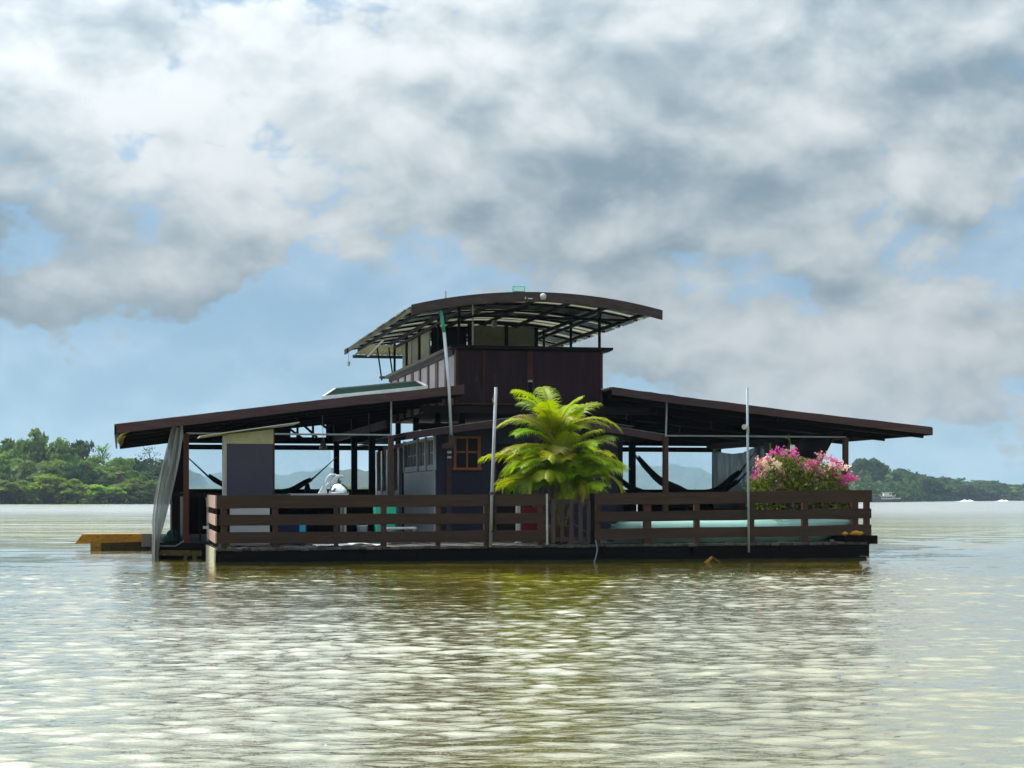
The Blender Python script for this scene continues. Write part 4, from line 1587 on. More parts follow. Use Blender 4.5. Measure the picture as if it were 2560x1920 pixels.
# ragged edge board along the left eave
for k in range(14):
    v0 = lerp(3.1, VEND - 0.45, k / 14)
    v1 = lerp(3.1, VEND - 0.45, (k + 1) / 14)
    mb = MB()
    mb.prism([(UC - HALF + 0.02, v0, arch(UC - HALF) - 0.10 - rnd.uniform(0, 0.03)), (UC - HALF + 0.05, v0, arch(UC - HALF) - 0.10), (UC - HALF + 0.05, v0, arch(UC - HALF) - 0.02), (UC - HALF + 0.02, v0, arch(UC - HALF) - 0.02)],
             [(UC - HALF + 0.02, v1 - 0.01, arch(UC - HALF) - 0.10 - rnd.uniform(0, 0.03)), (UC - HALF + 0.05, v1 - 0.01, arch(UC - HALF) - 0.10), (UC - HALF + 0.05, v1 - 0.01, arch(UC - HALF) - 0.02), (UC - HALF + 0.02, v1 - 0.01, arch(UC - HALF) - 0.02)])
    part('eave_slat', 'moss', mb)
# arched ribs and purlins
for v in (3.35, 4.6, 5.9, 7.2, 8.5, 9.8, 11.1, 12.4, VEND - 0.2):
    mb = MB()
    pts = [(u, v, arch(u) - 0.055) for u in np.linspace(UC - HALF + 0.1, UC + HALF - 0.1, 15)]
    mb.tube(pts, 0.024, 6)
    part('rib', 'black', mb)
for u in (UC - 2.25, UC - 1.5, UC - 0.75, UC, UC + 0.75, UC + 1.5, UC + 2.25):
    mb = MB()
    z = arch(u) - 0.10
    mb.beam((u, 3.1, z), (u, VEND - 0.1, z), 0.05, 0.07)
    part('purlin', 'black', mb)
for u, sgn in ((5.02, 1), (7.93, 1)):
    mb = MB()
    z = arch(u) - 0.22
    mb.beam((u, 3.9, z), (u, 12.9, z), 0.05, 0.06)
    part('roof_beam', 'black', mb)
    for k, v in enumerate((3.97, 6.4, 9.0, 10.9, 12.85)):
        mb = MB()
        mb.tube([(u, v, zt), (u, v, arch(u) - 0.05)], 0.030, 7)
        part('upper_post', 'black', mb)
for (a, b) in (((5.02, 3.97, 4.76), (UC, 3.97, 5.02)), ((7.93, 3.97, 4.80), (6.2, 3.97, 4.83)), ((7.93, 3.97, 4.80), (8.55, 3.97, 4.80))):
    mb = MB()
    mb.beam(a, b, 0.04, 0.05)
    part('front_brace', 'black', mb)
mb = MB()
mb.tube([(5.3, 3.97, zt), (5.3, 3.97, arch(5.3) - 0.05)], 0.018, 7)
part('upper_post', 'rod', mb)
# upper cabin under the barrel roof
mb = MB()
def arch_top(u0, u1, drop, n=6):
    return [(lerp(u1, u0, k / n), arch(lerp(u1, u0, k / n)) - drop) for k in range(n + 1)]
for (a, b) in ((6.18, 6.92), (7.0, 7.62)):
    mb = MB()
    ring = [(a, 3.2), (b, 3.2)] + arch_top(a, b, 0.12)
    mb.prism([(u, 8.6, z) for u, z in ring], [(u, 8.63, z) for u, z in ring])
    part('upper_wall_panel', 'dullcream', mb)
for (u, w) in ((6.12, 0.10), (6.96, 0.07), (7.66, 0.07)):
    mb = MB()
    mb.box(u - w / 2, u + w / 2, 8.57, 8.66, 3.2, arch(u) - 0.09)
    part('upper_wall_post', 'black', mb)
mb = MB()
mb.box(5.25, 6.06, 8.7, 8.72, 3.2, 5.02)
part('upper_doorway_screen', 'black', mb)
for (v0, v1) in ((8.7, 9.9), (10.0, 11.2), (11.3, 12.7)):
    mb = MB()
    mb.box(5.2, 5.23, v0, v1, 3.2, 4.98)
    part('upper_wall_panel', 'dullcream', mb)
mb = MB()
mb.box(5.2, 7.7, 12.72, 12.75, 3.2, 4.95)
part('upper_rear_wall', 'dullcream', mb)
mb = MB()
mb.box(7.64, 7.67, 8.7, 12.7, 3.2, 4.98)
part('upper_wall_panel', 'dullcream', mb)
# awning at the back
mb = MB()
rows = [[(u, v, lerp(4.97, 4.86, (v - 12.9) / 1.75) + 0.012 * math.cos(2 * math.pi * u / 0.14)) for u in np.linspace(4.25, 7.2, 64)] for v in (12.9, 13.8, 14.65)]
mb.grid(rows, 0.006)
part('awning_sheet', 'dullcream', mb)
mb = MB()
mb.box(4.2, 7.2, 14.62, 14.68, 4.76, 4.84)
part('awning_edge_board', 'boatdark', mb)
for (u, v) in ((4.75, 13.2), (5.05, 13.25)):
    mb = MB()
    mb.tube([(u, v, 4.1), (u - 0.12, v, 4.93)], 0.02, 6)
    part('awning_prop', 'black', mb)
mb = MB()
mb.tube([(4.32, 12.6, 4.66), (4.55, 11.4, 4.97)], 0.025, 6)
part('awning_prop', 'greywood', mb)
# fixtures
mb = MB()
mb.lathe([(0.05, -0.05), (0.065, 0.0), (0.06, 0.05), (0.02, 0.075)], 12, (6.52, 2.97, 5.12))
part('fascia_lamp', 'white', mb, smooth=True)
mb = MB()
mb.box(6.22, 6.31, 2.975, 2.998, 5.08, 5.10)
mb.box(6.16, 6.18, 2.975, 2.998, 5.08, 5.12)
part('fascia_bracket', 'white', mb)
mb = MB()
mb.tube([(4.63, 3.3, 5.0), (4.63, 3.3, 5.23)], 0.018, 6)
part('roof_vent_pipe', 'rod', mb)
mb = MB()
mb.lathe([(0.02, 0.0), (0.07, 0.05), (0.05, 0.14), (0.02, 0.16)], 10, (6.15, 6.0, 4.78))
part('ceiling_lamp', 'white', mb, smooth=True)
mb = MB()
mb.tube([(3.93, 13.3, 4.78), (3.93, 13.3, 4.56)], 0.006, 5)
mb.lathe([(0.03, 0.0), (0.045, 0.05), (0.03, 0.12)], 8, (3.93, 13.3, 4.45))
part('hanging_chime', 'rod', mb)

# ---- vinyl sheets in the rear openings, distant haze tinted into them
for (u0, u1, z0, z1) in ((-0.36, 1.6, 1.39, 2.34), (1.62, 3.45, 1.39, 2.34), (8.5, 10.9, 1.39, 2.33), (10.92, 13.3, 1.39, 2.33)):
    mb = MB()
    rows = [[(lerp(u0, u1, q / 16), 12.98 + 0.012 * math.sin(q * 1.7 + k), lerp(z0, z1, k / 6)) for q in range(17)] for k in range(7)]
    mb.grid(rows)
    part('vinyl_sheet', 'film', mb, smooth=True)

# ================================================================== THINGS ON AND AROUND THE HOUSEBOAT
def solid(name, mat, org, parent, fn, smooth=False):
    mb = MB()
    fn(mb)
    return mb.build(name, mat, parent, org, smooth)


# ---- small shed behind the left railing
o0 = (0.64, 1.3, 0.3)
sh = thing('shed', 'narrow violet-grey shed with cream top band behind the left railing', 'shed', o0)
solid('front_panel', 'plum', o0, sh, lambda b: b.box(0.235, 1.062, 0.90, 0.93, 1.13, 2.129))
solid('lower_panel', 'white', o0, sh, lambda b: b.box(0.29, 1.0, 0.90, 0.93, 0.33, 1.12), )
solid('top_band', 'bandcream', o0, sh, lambda b: b.prism([(0.235, 0.895, 2.135), (1.066, 0.895, 2.135), (1.066, 0.895, 2.40), (0.235, 0.895, 2.30)],
                                                   [(0.235, 0.93, 2.135), (1.066, 0.93, 2.135), (1.066, 0.93, 2.40), (0.235, 0.93, 2.30)]))
solid('corner_post', 'greywood', o0, sh, lambda b: b.box(0.165, 0.232, 0.89, 0.96, 0.3, 2.28))
solid('corner_post', 'post', o0, sh, lambda b: b.box(1.07, 1.09, 0.89, 0.96, 0.3, 2.37))
solid('side_panel', 'plum', o0, sh, lambda b: b.box(0.20, 0.225, 0.965, 1.80, 0.3, 2.25))
solid('side_panel', 'plum', o0, sh, lambda b: b.box(1.062, 1.085, 0.965, 1.80, 0.3, 2.35))
solid('rear_panel', 'plum', o0, sh, lambda b: b.box(0.21, 1.08, 1.81, 1.83, 0.3, 2.25))
for k in range(3):
    def f(b, k=k):
        rows = []
        for i in range(9):
            v = 0.78 + k * 0.40 + 0.40 * i / 8
            dz = 0.014 * math.cos(2 * math.pi * v / 0.1)
            rows.append([(-0.24 + 1.76 * q / 4, v, 2.265 + 0.262 * q / 4 + dz + 0.002 * k) for q in range(5)])
        b.grid(rows, 0.012)
    solid('roof_sheet', 'rooftop', o0, sh, f)

# ---- plastic drape hanging from the left corner of the wing roof
o0 = (-0.8, 3.35, 0.0)
dr = thing('plastic_drape', 'grey plastic drape hanging from the left roof corner into the water', 'drape', o0)
mb = MB()
path = [(2.53, -0.66, -0.46), (2.3, -0.72, -0.47), (1.9, -0.82, -0.52), (1.507, -0.925, -0.60), (1.1, -1.0, -0.70), (0.7, -1.04, -0.80), (0.42, -1.03, -0.88), (0.15, -1.035, -0.90), (-0.08, -1.03, -0.91)]
rows = []
for (z, a, b) in path:
    row = []
    for q in range(25):
        t_ = q / 24
        row.append((lerp(a, b, t_), 3.35 + 0.07 * math.sin(t_ * 15 + z * 1.6) + 0.04 * math.sin(t_ * 33 + z * 4.0) + 0.015 * math.sin(z * 9 + t_ * 20), z + 0.02 * math.sin(t_ * 9)))
    rows.append(row)
mb.grid(rows)
mb.build('sheet', 'drape', dr, o0, True)
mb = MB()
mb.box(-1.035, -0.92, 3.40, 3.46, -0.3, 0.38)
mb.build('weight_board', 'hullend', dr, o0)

# ---- green net bundle on the platform's left corner
o0 = (-0.72, 3.7, 0.3)
nb = thing('net_bundle', 'dark green bundle of net beside the plastic drape', 'net', o0)
mb = MB()
for (du, dz, rr) in ((0.0, 0.0, 0.13), (0.11, 0.01, 0.10), (-0.1, 0.0, 0.09), (0.02, 0.09, 0.10), (0.06, 0.16, 0.06), (-0.03, 0.13, 0.07)):
    mb.lathe([(rr * 0.5, 0.0), (rr, rr * 0.35), (rr * 0.95, rr * 0.9), (rr * 0.55, rr * 1.4), (rr * 0.15, rr * 1.6)], 9, (-0.66 + du, 3.72 + du * 0.4, 0.3 + dz))
b_ = mb.build('bundle', 'netgreen', nb, o0)
mb = MB()
mb.tube([(-0.9, 3.42, 0.25), (-0.6, 3.44, 0.24), (-0.45, 3.45, 0.33), (-0.36, 3.46, 0.46)], 0.012, 6)
mb.build('rope', 'rope', nb, o0)

# ---- floating dock beam at the left
o0 = (-2.0, 9.9, 0.0)
fd = thing('floating_dock', 'rusty orange timber dock beam floating left of the houseboat', 'dock', o0)
mb = MB()
mb.prism([(-2.62, 9.5, 0.13), (-2.45, 9.5, 0.345), (-0.97, 9.5, 0.345), (-0.97, 9.5, 0.17)], [(-2.62, 10.1, 0.13), (-2.45, 10.1, 0.345), (-0.97, 10.1, 0.345), (-0.97, 10.1, 0.17)])
mb.v = [(x, y, z + 0.02) for x, y, z in mb.v]
mb.build('top_beam', 'rust', fd, o0)
mb = MB()
mb.box(-2.28, -2.05, 9.49, 10.0, -0.2, 0.20)
mb.build('cross_block', 'rust', fd, o0)
mb = MB()
mb.box(-2.05, -0.97, 9.53, 10.0, -0.2, 0.22)
mb.build('lower_beam', 'weed', fd, o0)
mb = MB()
mb.box(-1.17, -0.95, 9.44, 9.495, 0.08, 0.37)
mb.build('end_block', 'greywood', fd, o0)

# ---- poles
o0 = (4.86, -0.09, 0.28)
po = thing('pole', 'white plastic pole strapped to the railing left of the palm', 'pole', o0)
mb = MB()
mb.tube([(4.85, -0.09, 0.28), (4.875, -0.09, 1.2), (4.95, -0.09, 3.145)], 0.029, 12)
mb.build('pipe', 'pvcgrey', po, o0, True)
mb = MB()
mb.tube([(4.8755, -0.09, 1.22), (4.877, -0.09, 1.27)], 0.046, 12)
mb.build('strap', 'boatdark', po, o0)
mb = MB()
mb.tube([(4.92, -0.10, 2.83), (4.885, -0.11, 2.92), (4.915, -0.10, 3.0)], 0.010, 6)
mb.build('hook', 'rod', po, o0)
mb = MB()
mb.tube([(4.90, -0.135, 1.2), (4.915, -0.135, 0.7), (4.93, -0.13, 0.62), (4.86, -0.13, 0.55)], 0.008, 6)
mb.build('cord', 'black', po, o0)
o0 = (9.70, -0.10, 0.17)
po = thing('pole', 'thin blue-grey pole standing in front of the right railing', 'pole', o0)
mb = MB()
mb.tube([(9.705, -0.10, 0.16), (9.69, -0.10, 1.6), (9.674, -0.10, 3.19)], 0.023, 10)
mb.build('pipe', 'pvcblue', po, o0, True)
mb = MB()
mb.box(9.648, 9.70, -0.135, -0.128, 2.35, 2.47)
mb.build('clip', 'rod', po, o0)
mb = MB()
mb.tube([(9.64, -0.1, 2.48), (9.60, -0.14, 2.47)], [0.035, 0.05], 10)
mb.tube([(9.68, -0.1, 2.48), (9.635, -0.1, 2.48)], 0.012, 6)
mb.build('lamp', 'white', po, o0)
o0 = (4.70, 3.1, 2.36)
po = thing('pole', 'white pole with a teal top leaning against the barrel roof', 'pole', o0)
mb = MB()
mb.tube([(4.705, 3.1, 2.361), (4.66, 3.1, 3.4), (4.563, 3.1, 4.41)], 0.032, 12)
mb.build('shaft', 'pvc', po, o0, True)
mb = MB()
mb.tube([(4.5635, 3.1, 4.405), (4.499, 3.1, 4.83)], 0.036, 12)
mb.build('teal_sleeve', 'teal', po, o0, True)
mb = MB()
mb.box(4.66, 4.76, 3.06, 3.14, 2.15, 2.40)
mb.box(4.66, 4.76, 3.14, 3.96, 2.15, 2.25)
mb.build('wall_bracket', 'fascia', po, o0)
for z in (2.08, 1.98):
    mb = MB()
    mb.box(4.77, 4.85, 3.88, 3.925, z - 0.022, z + 0.022)
    part('meter_box', 'white', mb)

# ---- solar panels
mb = MB()
A = [(2.25, 3.6, 3.11), (4.30, 3.6, 3.34), (4.40, 5.4, 3.555), (2.69, 5.4, 3.375)]
mb.prism(A, [(x, y, z + 0.03) for x, y, z in A])
sp = part('solar_panel', 'solar', mb)
sp['label'] = 'long solar panel with pale frame lying on the left wing roof'
for a, b in ((0, 1), (1, 2), (2, 3), (3, 0)):
    mb = MB()
    mb.beam(Vector(A[a]) + Vector((0, 0, 0.02)), Vector(A[b]) + Vector((0, 0, 0.02)), 0.05, 0.06)
    part('frame_bar', 'rod', mb, sp)
for (x, y, z) in ((2.45, 3.7, 3.14), (4.15, 3.7, 3.34), (2.85, 5.3, 3.38), (4.25, 5.3, 3.53)):
    mb = MB()
    mb.tube([(x, y, zroof(ZL, x) - 0.01), (x, y, z)], 0.015, 6)
    part('foot', 'rod', mb, sp)
o0 = (6.26, 4.0, 5.2)
sp = thing('solar_lamp', 'small tilted teal solar lamp on top of the barrel roof', 'lamp', o0)
mb = MB()
A = [(6.12, 4.0, 5.325), (6.38, 4.0, 5.325), (6.41, 4.1, 5.46), (6.15, 4.1, 5.46)]
mb.prism([(x, y, z) for x, y, z in A], [(x, y + 0.03, z - 0.01) for x, y, z in A])
mb.build('panel', 'teal', sp, o0)
mb = MB()
A = [(6.145, 3.985, 5.345), (6.365, 3.985, 5.345), (6.385, 4.075, 5.44), (6.165, 4.075, 5.44)]
mb.prism(A, [(x, y + 0.012, z - 0.004) for x, y, z in A])
mb.build('cells', 'mint', sp, o0)
mb = MB()
mb.tube([(6.26, 4.06, arch(6.26)), (6.27, 4.06, 5.36)], 0.015, 6)
mb.build('stand', 'rod', sp, o0)


# ---- hammocks
def hammock(name, a, b, sag, width, label, mat='fabricdark', tassel=None, t0=0.17):
    a, b = Vector(a), Vector(b)
    o0 = tuple((a + b) / 2 + Vector((0, 0, -sag)))
    h = thing(name, label, 'hammock', o0, 'hammocks under the wing roofs')
    side = (b - a).cross(Vector((0, 0, 1))).normalized()
    def P(t):
        p = a.lerp(b, t)
        p.z -= sag * 4 * t * (1 - t)
        return p
    t1 = 1 - t0 if t0 > 0.1 else 0.86
    rows = []
    for k in range(19):
        t_ = lerp(t0, t1, k / 18)
        c = P(t_)
        s = math.sin(math.pi * k / 18) ** 0.7
        w = lerp(0.045, width, s)
        row = []
        for q in range(9):
            x = (q / 8 - 0.5) * 2
            row.append(c + side * (x * w * 0.8) + Vector((0, 0, w * 0.75 * x * x - 0.03 * math.sin(q * 2.2 + k))))
        rows.append(row)
    mb = MB()
    mb.grid(rows, 0.012)
    mb.build('cloth', mat, h, o0, True)
    for (s0, s1) in ((0.0, t0), (t1, 1.0)):
        mb = MB()
        for q in (-1, 0, 1):
            e0, e1 = P(s0), P(s1)
            if s0 == 0.0:
                mb.tube([e0, e1 + side * 0.03 * q], 0.009, 5)
            else:
                mb.tube([e0 + side * 0.03 * q, e1], 0.009, 5)
        mb.build('ropes', 'rope', h, o0)
    if tassel is not None:
        mb = MB()
        c = P(tassel)
        mb.lathe([(0.01, -0.33), (0.05, -0.28), (0.075, -0.15), (0.05, -0.03), (0.02, 0.0)], 9, tuple(c))
        mb.build('tassel', mat, h, o0, True)


hammock('hammock', (-0.34, 9.45, 2.25), (3.53, 12.43, 2.17), 1.02, 0.17, 'dark hammock slung behind the violet shed, with a tassel', tassel=0.80)
hammock('hammock', (9.2, 6.06, 2.2), (13.25, 9.45, 2.33), 1.10, 0.19, 'upper of the two dark hammocks under the right wing roof', t0=0.04)
hammock('hammock', (8.44, 6.6, 2.15), (13.25, 9.2, 2.1), 1.15, 0.17, 'lower of the two dark hammocks under the right wing roof', t0=0.05)

# ---- tarps under the right wing
o0 = (13.2, 10.5, 2.4)
tp = thing('plastic_tarp', 'crumpled grey plastic tarp hanging behind the right hammocks', 'tarp', o0)
mb = MB()
rows = []
for k in range(12):
    t_ = k / 11
    z = lerp(2.42, 0.9, t_)
    row = []
    for q in range(22):
        s = q / 21
        v = lerp(12.6, 8.3, s)
        gather = 0.35 * math.exp(-((s - 0.1) / 0.18) ** 2) * (1 - t_)
        row.append((13.18 + 0.05 * math.sin(s * 26 + t_ * 2) * (0.5 + 0.5 * t_) + 0.03 * math.sin(s * 51), v + gather * (0.1 - s), z - 0.16 * math.sin(math.pi * min(s * 1.2, 1)) * (1 - t_)))
    rows.append(row)
mb.grid(rows)
mb.build('sheet', 'greytarp', tp, o0, True)
mb = MB()
mb.tube([(13.18, 12.5, 2.40), (13.18, 10.5, 2.46), (13.18, 8.3, 2.52)], 0.012, 6)
mb.build('hanging_line', 'rope', tp, o0)
o0 = (13.1, 6.0, 2.4)
tp = thing('black_tarp', 'black tarp hanging diagonally behind the flowers, under the right roof', 'tarp', o0)
mb = MB()
rows = []
for k in range(9):
    t_ = k / 8
    row = []
    for q in range(18):
        s = q / 17
        v = lerp(8.2, lerp(3.75, 5.6, t_), s)
        row.append((13.0 + 0.05 * math.sin(s * 17 + t_) , v, lerp(2.46, 1.2, t_) + 0.0 * s))
    rows.append(row)
mb.grid(rows, 0.01)
mb.build('sheet', 'tarpdark', tp, o0, True)

# ---- mint canoe lying behind the right railing
o0 = (9.6, 0.50, 0.34)
cn = thing('canoe', 'pale mint green canoe hull upturned behind the right railing', 'canoe', o0)
mb = MB()
rows = []
for k in range(25):
    t_ = k / 24
    u = lerp(7.22, 11.98, t_)
    w = 0.36 * (min(1, (t_ + 0.10) * 5) ** 0.5) * (min(1, (1 - t_) * 2.2 + 0.02) ** 0.75)
    hgt = 0.40 * min(1, (t_ + 0.06) * 8) ** 0.5 * (min(1, (1 - t_) * 2.6 + 0.16) ** 0.5)
    zb_ = 0.345 + 0.37 * max(0, (t_ - 0.84) / 0.16) ** 1.3
    zt_ = 0.755 - 0.16 * max(0, 1 - t_ * 14) ** 2 - 0.02 * max(0, (t_ - 0.9) * 10)
    row = []
    for q in range(13):
        a = math.pi * q / 12
        row.append((u, 0.50 - 0.9 * w * math.cos(a), zb_ + (zt_ - zb_) * math.sin(a) ** 0.7))
    rows.append(row)
mb.grid(rows, 0.012)
mb.build('hull_shell', 'mint', cn, o0, True)
mb = MB()
mb.tube([(7.24, 0.50, 0.66), (8.5, 0.50, 0.755), (10.5, 0.50, 0.755), (11.9, 0.50, 0.73)], 0.014, 6)
mb.build('keel_strip', 'mint', cn, o0)
mb = MB()
mb.box(8.6, 8.75, 0.15, 0.88, 0.30, 0.345)
mb.box(10.4, 10.55, 0.15, 0.88, 0.30, 0.345)
mb.build('trestle_batten', 'greywood', cn, o0)

# ---- table with a polished lid and a moulded white thing on it
o0 = (1.95, 2.0, 0.31)
tb = thing('table', 'long table with a white and teal top behind the left railing', 'table', o0)
solid('top', 'white', o0, tb, lambda b: b.box(1.45, 2.52, 1.7, 2.4, 1.215, 1.245))
solid('top_extension', 'tealtop', o0, tb, lambda b: b.box(1.08, 1.445, 1.7, 2.4, 1.20, 1.24))
for (u, v) in ((1.15, 1.76), (2.46, 1.76), (1.15, 2.34), (2.46, 2.34)):
    solid('leg', 'greywood', o0, tb, lambda b, u=u, v=v: b.box(u - 0.025, u + 0.025, v - 0.025, v + 0.025, 0.31, 1.20))
o0 = (2.37, 2.0, 1.246)
dm = thing('lid', 'shiny domed metal lid on the table behind the left railing', 'lid', o0)
mb = MB()
mb.lathe([(0.185 * math.cos(a), 0.19 * math.sin(a)) for a in np.linspace(0, 1.5, 12)], 28, (2.37, 1.98, 1.25))
mb.build('dome', 'chrome', dm, o0, True)
mb = MB()
mb.lathe([(0.19, 0.0), (0.205, 0.006), (0.19, 0.013)], 28, (2.37, 1.98, 1.247))
mb.build('rim', 'metal', dm, o0, True)
mb = MB()
mb.tube([(2.13, 1.98, 1.26), (2.12, 1.98, 1.36), (2.16, 1.98, 1.43), (2.22, 1.98, 1.44)], 0.012, 8)
mb.build('handle', 'metal', dm, o0, True)
o0 = (2.33, 2.25, 1.246)
wt = thing('moulded_seat', 'white moulded plastic seat with two humps behind the metal lid', 'seat', o0)
for (du, lean) in ((-0.075, 0.02), (0.045, 0.0)):
    mb = MB()
    rows = []
    for k in range(10):
        t_ = k / 9
        a = lerp(-0.2, 2.3, t_)
        cu = 2.33 + du - 0.07 + 0.10 * (1 - math.cos(a)) * 0.9
        cz = 1.36 + 0.20 * math.sin(min(a, 1.9)) + lean
        row = []
        for q in range(7):
            b = math.pi * q / 6
            row.append((cu + 0.045 * math.cos(b), 2.2 + 0.03 * t_, cz + 0.035 * math.sin(b)))
        rows.append(row)
    mb.grid(rows, 0.018)
    mb.build('hump', 'pvc', wt, o0, True)
mb = MB()
mb.prism([(2.22, 2.18, 1.247), (2.42, 2.18, 1.247), (2.44, 2.18, 1.50), (2.30, 2.18, 1.42)], [(2.22, 2.32, 1.247), (2.42, 2.32, 1.247), (2.44, 2.32, 1.50), (2.30, 2.32, 1.42)])
mb.build('base', 'tealtop', wt, o0)
o0 = (2.06, 1.9, 1.246)
jg = thing('cloth', 'white folded cloth left of the metal lid on the table', 'cloth', o0)
mb = MB()
mb.prism([(1.98, 1.85, 1.247), (2.14, 1.85, 1.247), (2.12, 1.87, 1.36), (2.06, 1.87, 1.39)], [(1.98, 2.0, 1.247), (2.14, 2.0, 1.247), (2.12, 1.98, 1.36), (2.06, 1.98, 1.39)])
mb.build('folds', 'white', jg, o0)

# ---- odds and ends seen through the railing
o0 = (3.2, 2.0, 0.31)
gb = thing('bin', 'bright green plastic bin behind the left railing', 'bin', o0)
mb = MB()
mb.prism([(3.08, 1.8, 0.31), (3.38, 1.8, 0.31), (3.38, 2.1, 0.31), (3.08, 2.1, 0.31)], [(3.03, 1.75, 1.10), (3.43, 1.75, 1.10), (3.43, 2.15, 1.10), (3.03, 2.15, 1.10)])
mb.build('tub', 'greenbin', gb, o0)
mb = MB()
mb.box(3.01, 3.45, 1.73, 2.17, 1.102, 1.14)
mb.build('lid', 'greenbin', gb, o0)
o0 = (3.5, 1.6, 0.31)
bn = thing('bench', 'low white bench in front of the green bin', 'bench', o0)
solid('seat', 'white', o0, bn, lambda b: b.box(3.2, 3.75, 1.4, 1.68, 0.585, 0.62))
for u in (3.25, 3.70):
    solid('leg', 'greywood', o0, bn, lambda b, u=u: b.box(u - 0.03, u + 0.03, 1.42, 1.66, 0.31, 0.585))
o0 = (6.05, 2.0, 0.33)
rc = thing('cooler', 'dark red cooler box behind the railing left of the gate', 'cooler', o0)
solid('body', 'red', o0, rc, lambda b: b.prism([(5.84, 1.8, 0.33), (6.28, 1.8, 0.33), (6.28, 2.2, 0.33), (5.84, 2.2, 0.33)], [(5.82, 1.78, 0.86), (6.30, 1.78, 0.86), (6.30, 2.22, 0.86), (5.82, 2.22, 0.86)]))
solid('lid', 'red', o0, rc, lambda b: b.box(5.80, 6.32, 1.76, 2.24, 0.864, 0.98))
o0 = (5.72, 1.8, 0.33)
wp = thing('white_post', 'short white post beside the red cooler', 'post', o0)
solid('shaft', 'pvc', o0, wp, lambda b: b.box(5.68, 5.755, 1.55, 1.62, 0.33, 1.02))
solid('foot', 'pvc', o0, wp, lambda b: b.box(5.66, 5.775, 1.53, 1.64, 0.318, 0.33))
o0 = (1.45, 1.4, 0.31)
bc = thing('crate', 'deep blue crate with a bright label behind the left railing', 'crate', o0)
solid('body', 'blue', o0, bc, lambda b: b.prism([(1.12, 1.2, 0.31), (1.68, 1.2, 0.31), (1.68, 1.6, 0.31), (1.12, 1.6, 0.31)], [(1.10, 1.18, 0.68), (1.70, 1.18, 0.68), (1.70, 1.62, 0.68), (1.10, 1.62, 0.68)]))
solid('label_plate', 'cyan', o0, bc, lambda b: b.box(1.56, 1.67, 1.165, 1.176, 0.54, 0.67))
o0 = (2.8, 1.9, 0.31)
bk = thing('bucket', 'pale blue bucket left of the green bin', 'bucket', o0)
solid('pail', 'pvcblue', o0, bk, lambda b: b.lathe([(0.08, 0.0), (0.10, 0.32), (0.105, 0.33), (0.095, 0.335)], 16, (2.8, 1.9, 0.31)), True)
solid('handle', 'rod', o0, bk, lambda b: b.tube([(2.70, 1.9, 0.64), (2.74, 1.9, 0.71), (2.80, 1.9, 0.735), (2.86, 1.9, 0.71), (2.90, 1.9, 0.64)], 0.006, 5))
o0 = (2.2, 0.5, 0.32)
ts = thing('plastic_sheeting', 'white plastic sheeting spread on the deck under the left railing', 'sheeting', o0)
mb = MB()
rows = [[(lerp(1.75, 3.0, q / 14), lerp(0.12, 0.8, k / 6), 0.312 + 0.02 * abs(math.sin(q * 1.3 + k)) + 0.035 * math.exp(-((q - 9) / 2.0) ** 2)) for q in range(15)] for k in range(7)]
mb.grid(rows, 0.004)
mb.build('sheet', 'pvc', ts, o0, True)
# hanging lamp under the left wing
o0 = (2.62, 7.0, 2.2)
hl = thing('hanging_lamp', 'grey lamp hanging on a wire under the left wing roof', 'lamp', o0)
mb = MB()
mb.lathe([(0.07, 0.0), (0.085, 0.06), (0.05, 0.16), (0.03, 0.20), (0.03, 0.24)], 12, (2.62, 7.0, 2.19))
mb.build('bulb', 'pvcgrey', hl, o0, True)
mb = MB()
mb.tube([(2.62, 7.0, 2.43), (2.60, 7.0, 2.99)], 0.006, 5)
mb.build('wire', 'rod', hl, o0)
# push broom by the left post
o0 = (0.12, 3.3, 0.5)
br = thing('broom', 'pale broom hanging by the corner of the left railing', 'broom', o0)
solid('handle', 'greywood', o0, br, lambda b: b.tube([(-0.02, 3.28, 1.18), (0.03, 3.28, 0.62)], 0.014, 7))
solid('head', 'white', o0, br, lambda b: b.box(-0.08, 0.09, 3.24, 3.32, 0.575, 0.625))
# driftwood at the waterline
o0 = (7.35, -0.25, 0.0)
dw = thing('driftwood', 'small peaked piece of brown driftwood floating at the hull', 'driftwood', o0)
mb = MB()
mb.prism([(7.13, -0.3, -0.03), (7.29, -0.3, 0.10), (7.31, -0.3, 0.075), (7.17, -0.3, -0.05)], [(7.13, -0.22, -0.03), (7.29, -0.22, 0.10), (7.31, -0.22, 0.075), (7.17, -0.22, -0.05)])
dw1 = mb.build('branch', 'rust', dw, o0)
mb = MB()
mb.prism([(7.29, -0.3, 0.105), (7.50, -0.3, -0.03), (7.45, -0.3, -0.05), (7.27, -0.3, 0.075)], [(7.29, -0.22, 0.105), (7.50, -0.22, -0.03), (7.45, -0.22, -0.05), (7.27, -0.22, 0.075)])
mb.build('branch', 'weed', dw, o0)
dw.location = HM @ Vector((9.0 - 0.0, -0.25, 0.0))
# orange cloth heap on the right corner
o0 = (11.85, 0.35, 0.47)
oc = thing('rusty_chain_heap', 'rusty orange heap on the right front corner of the deck', 'chain', o0)
mb = MB()
for k in range(9):
    a = k * 0.9
    mb.lathe([(0.05, 0.0), (0.085, 0.03), (0.06, 0.07), (0.01, 0.08)], 8, (11.62 + 0.045 * k, 0.02 + 0.03 * math.sin(a), 0.462 + 0.008 * (k % 3)))
mb.build('links', 'rust', oc, o0, True)

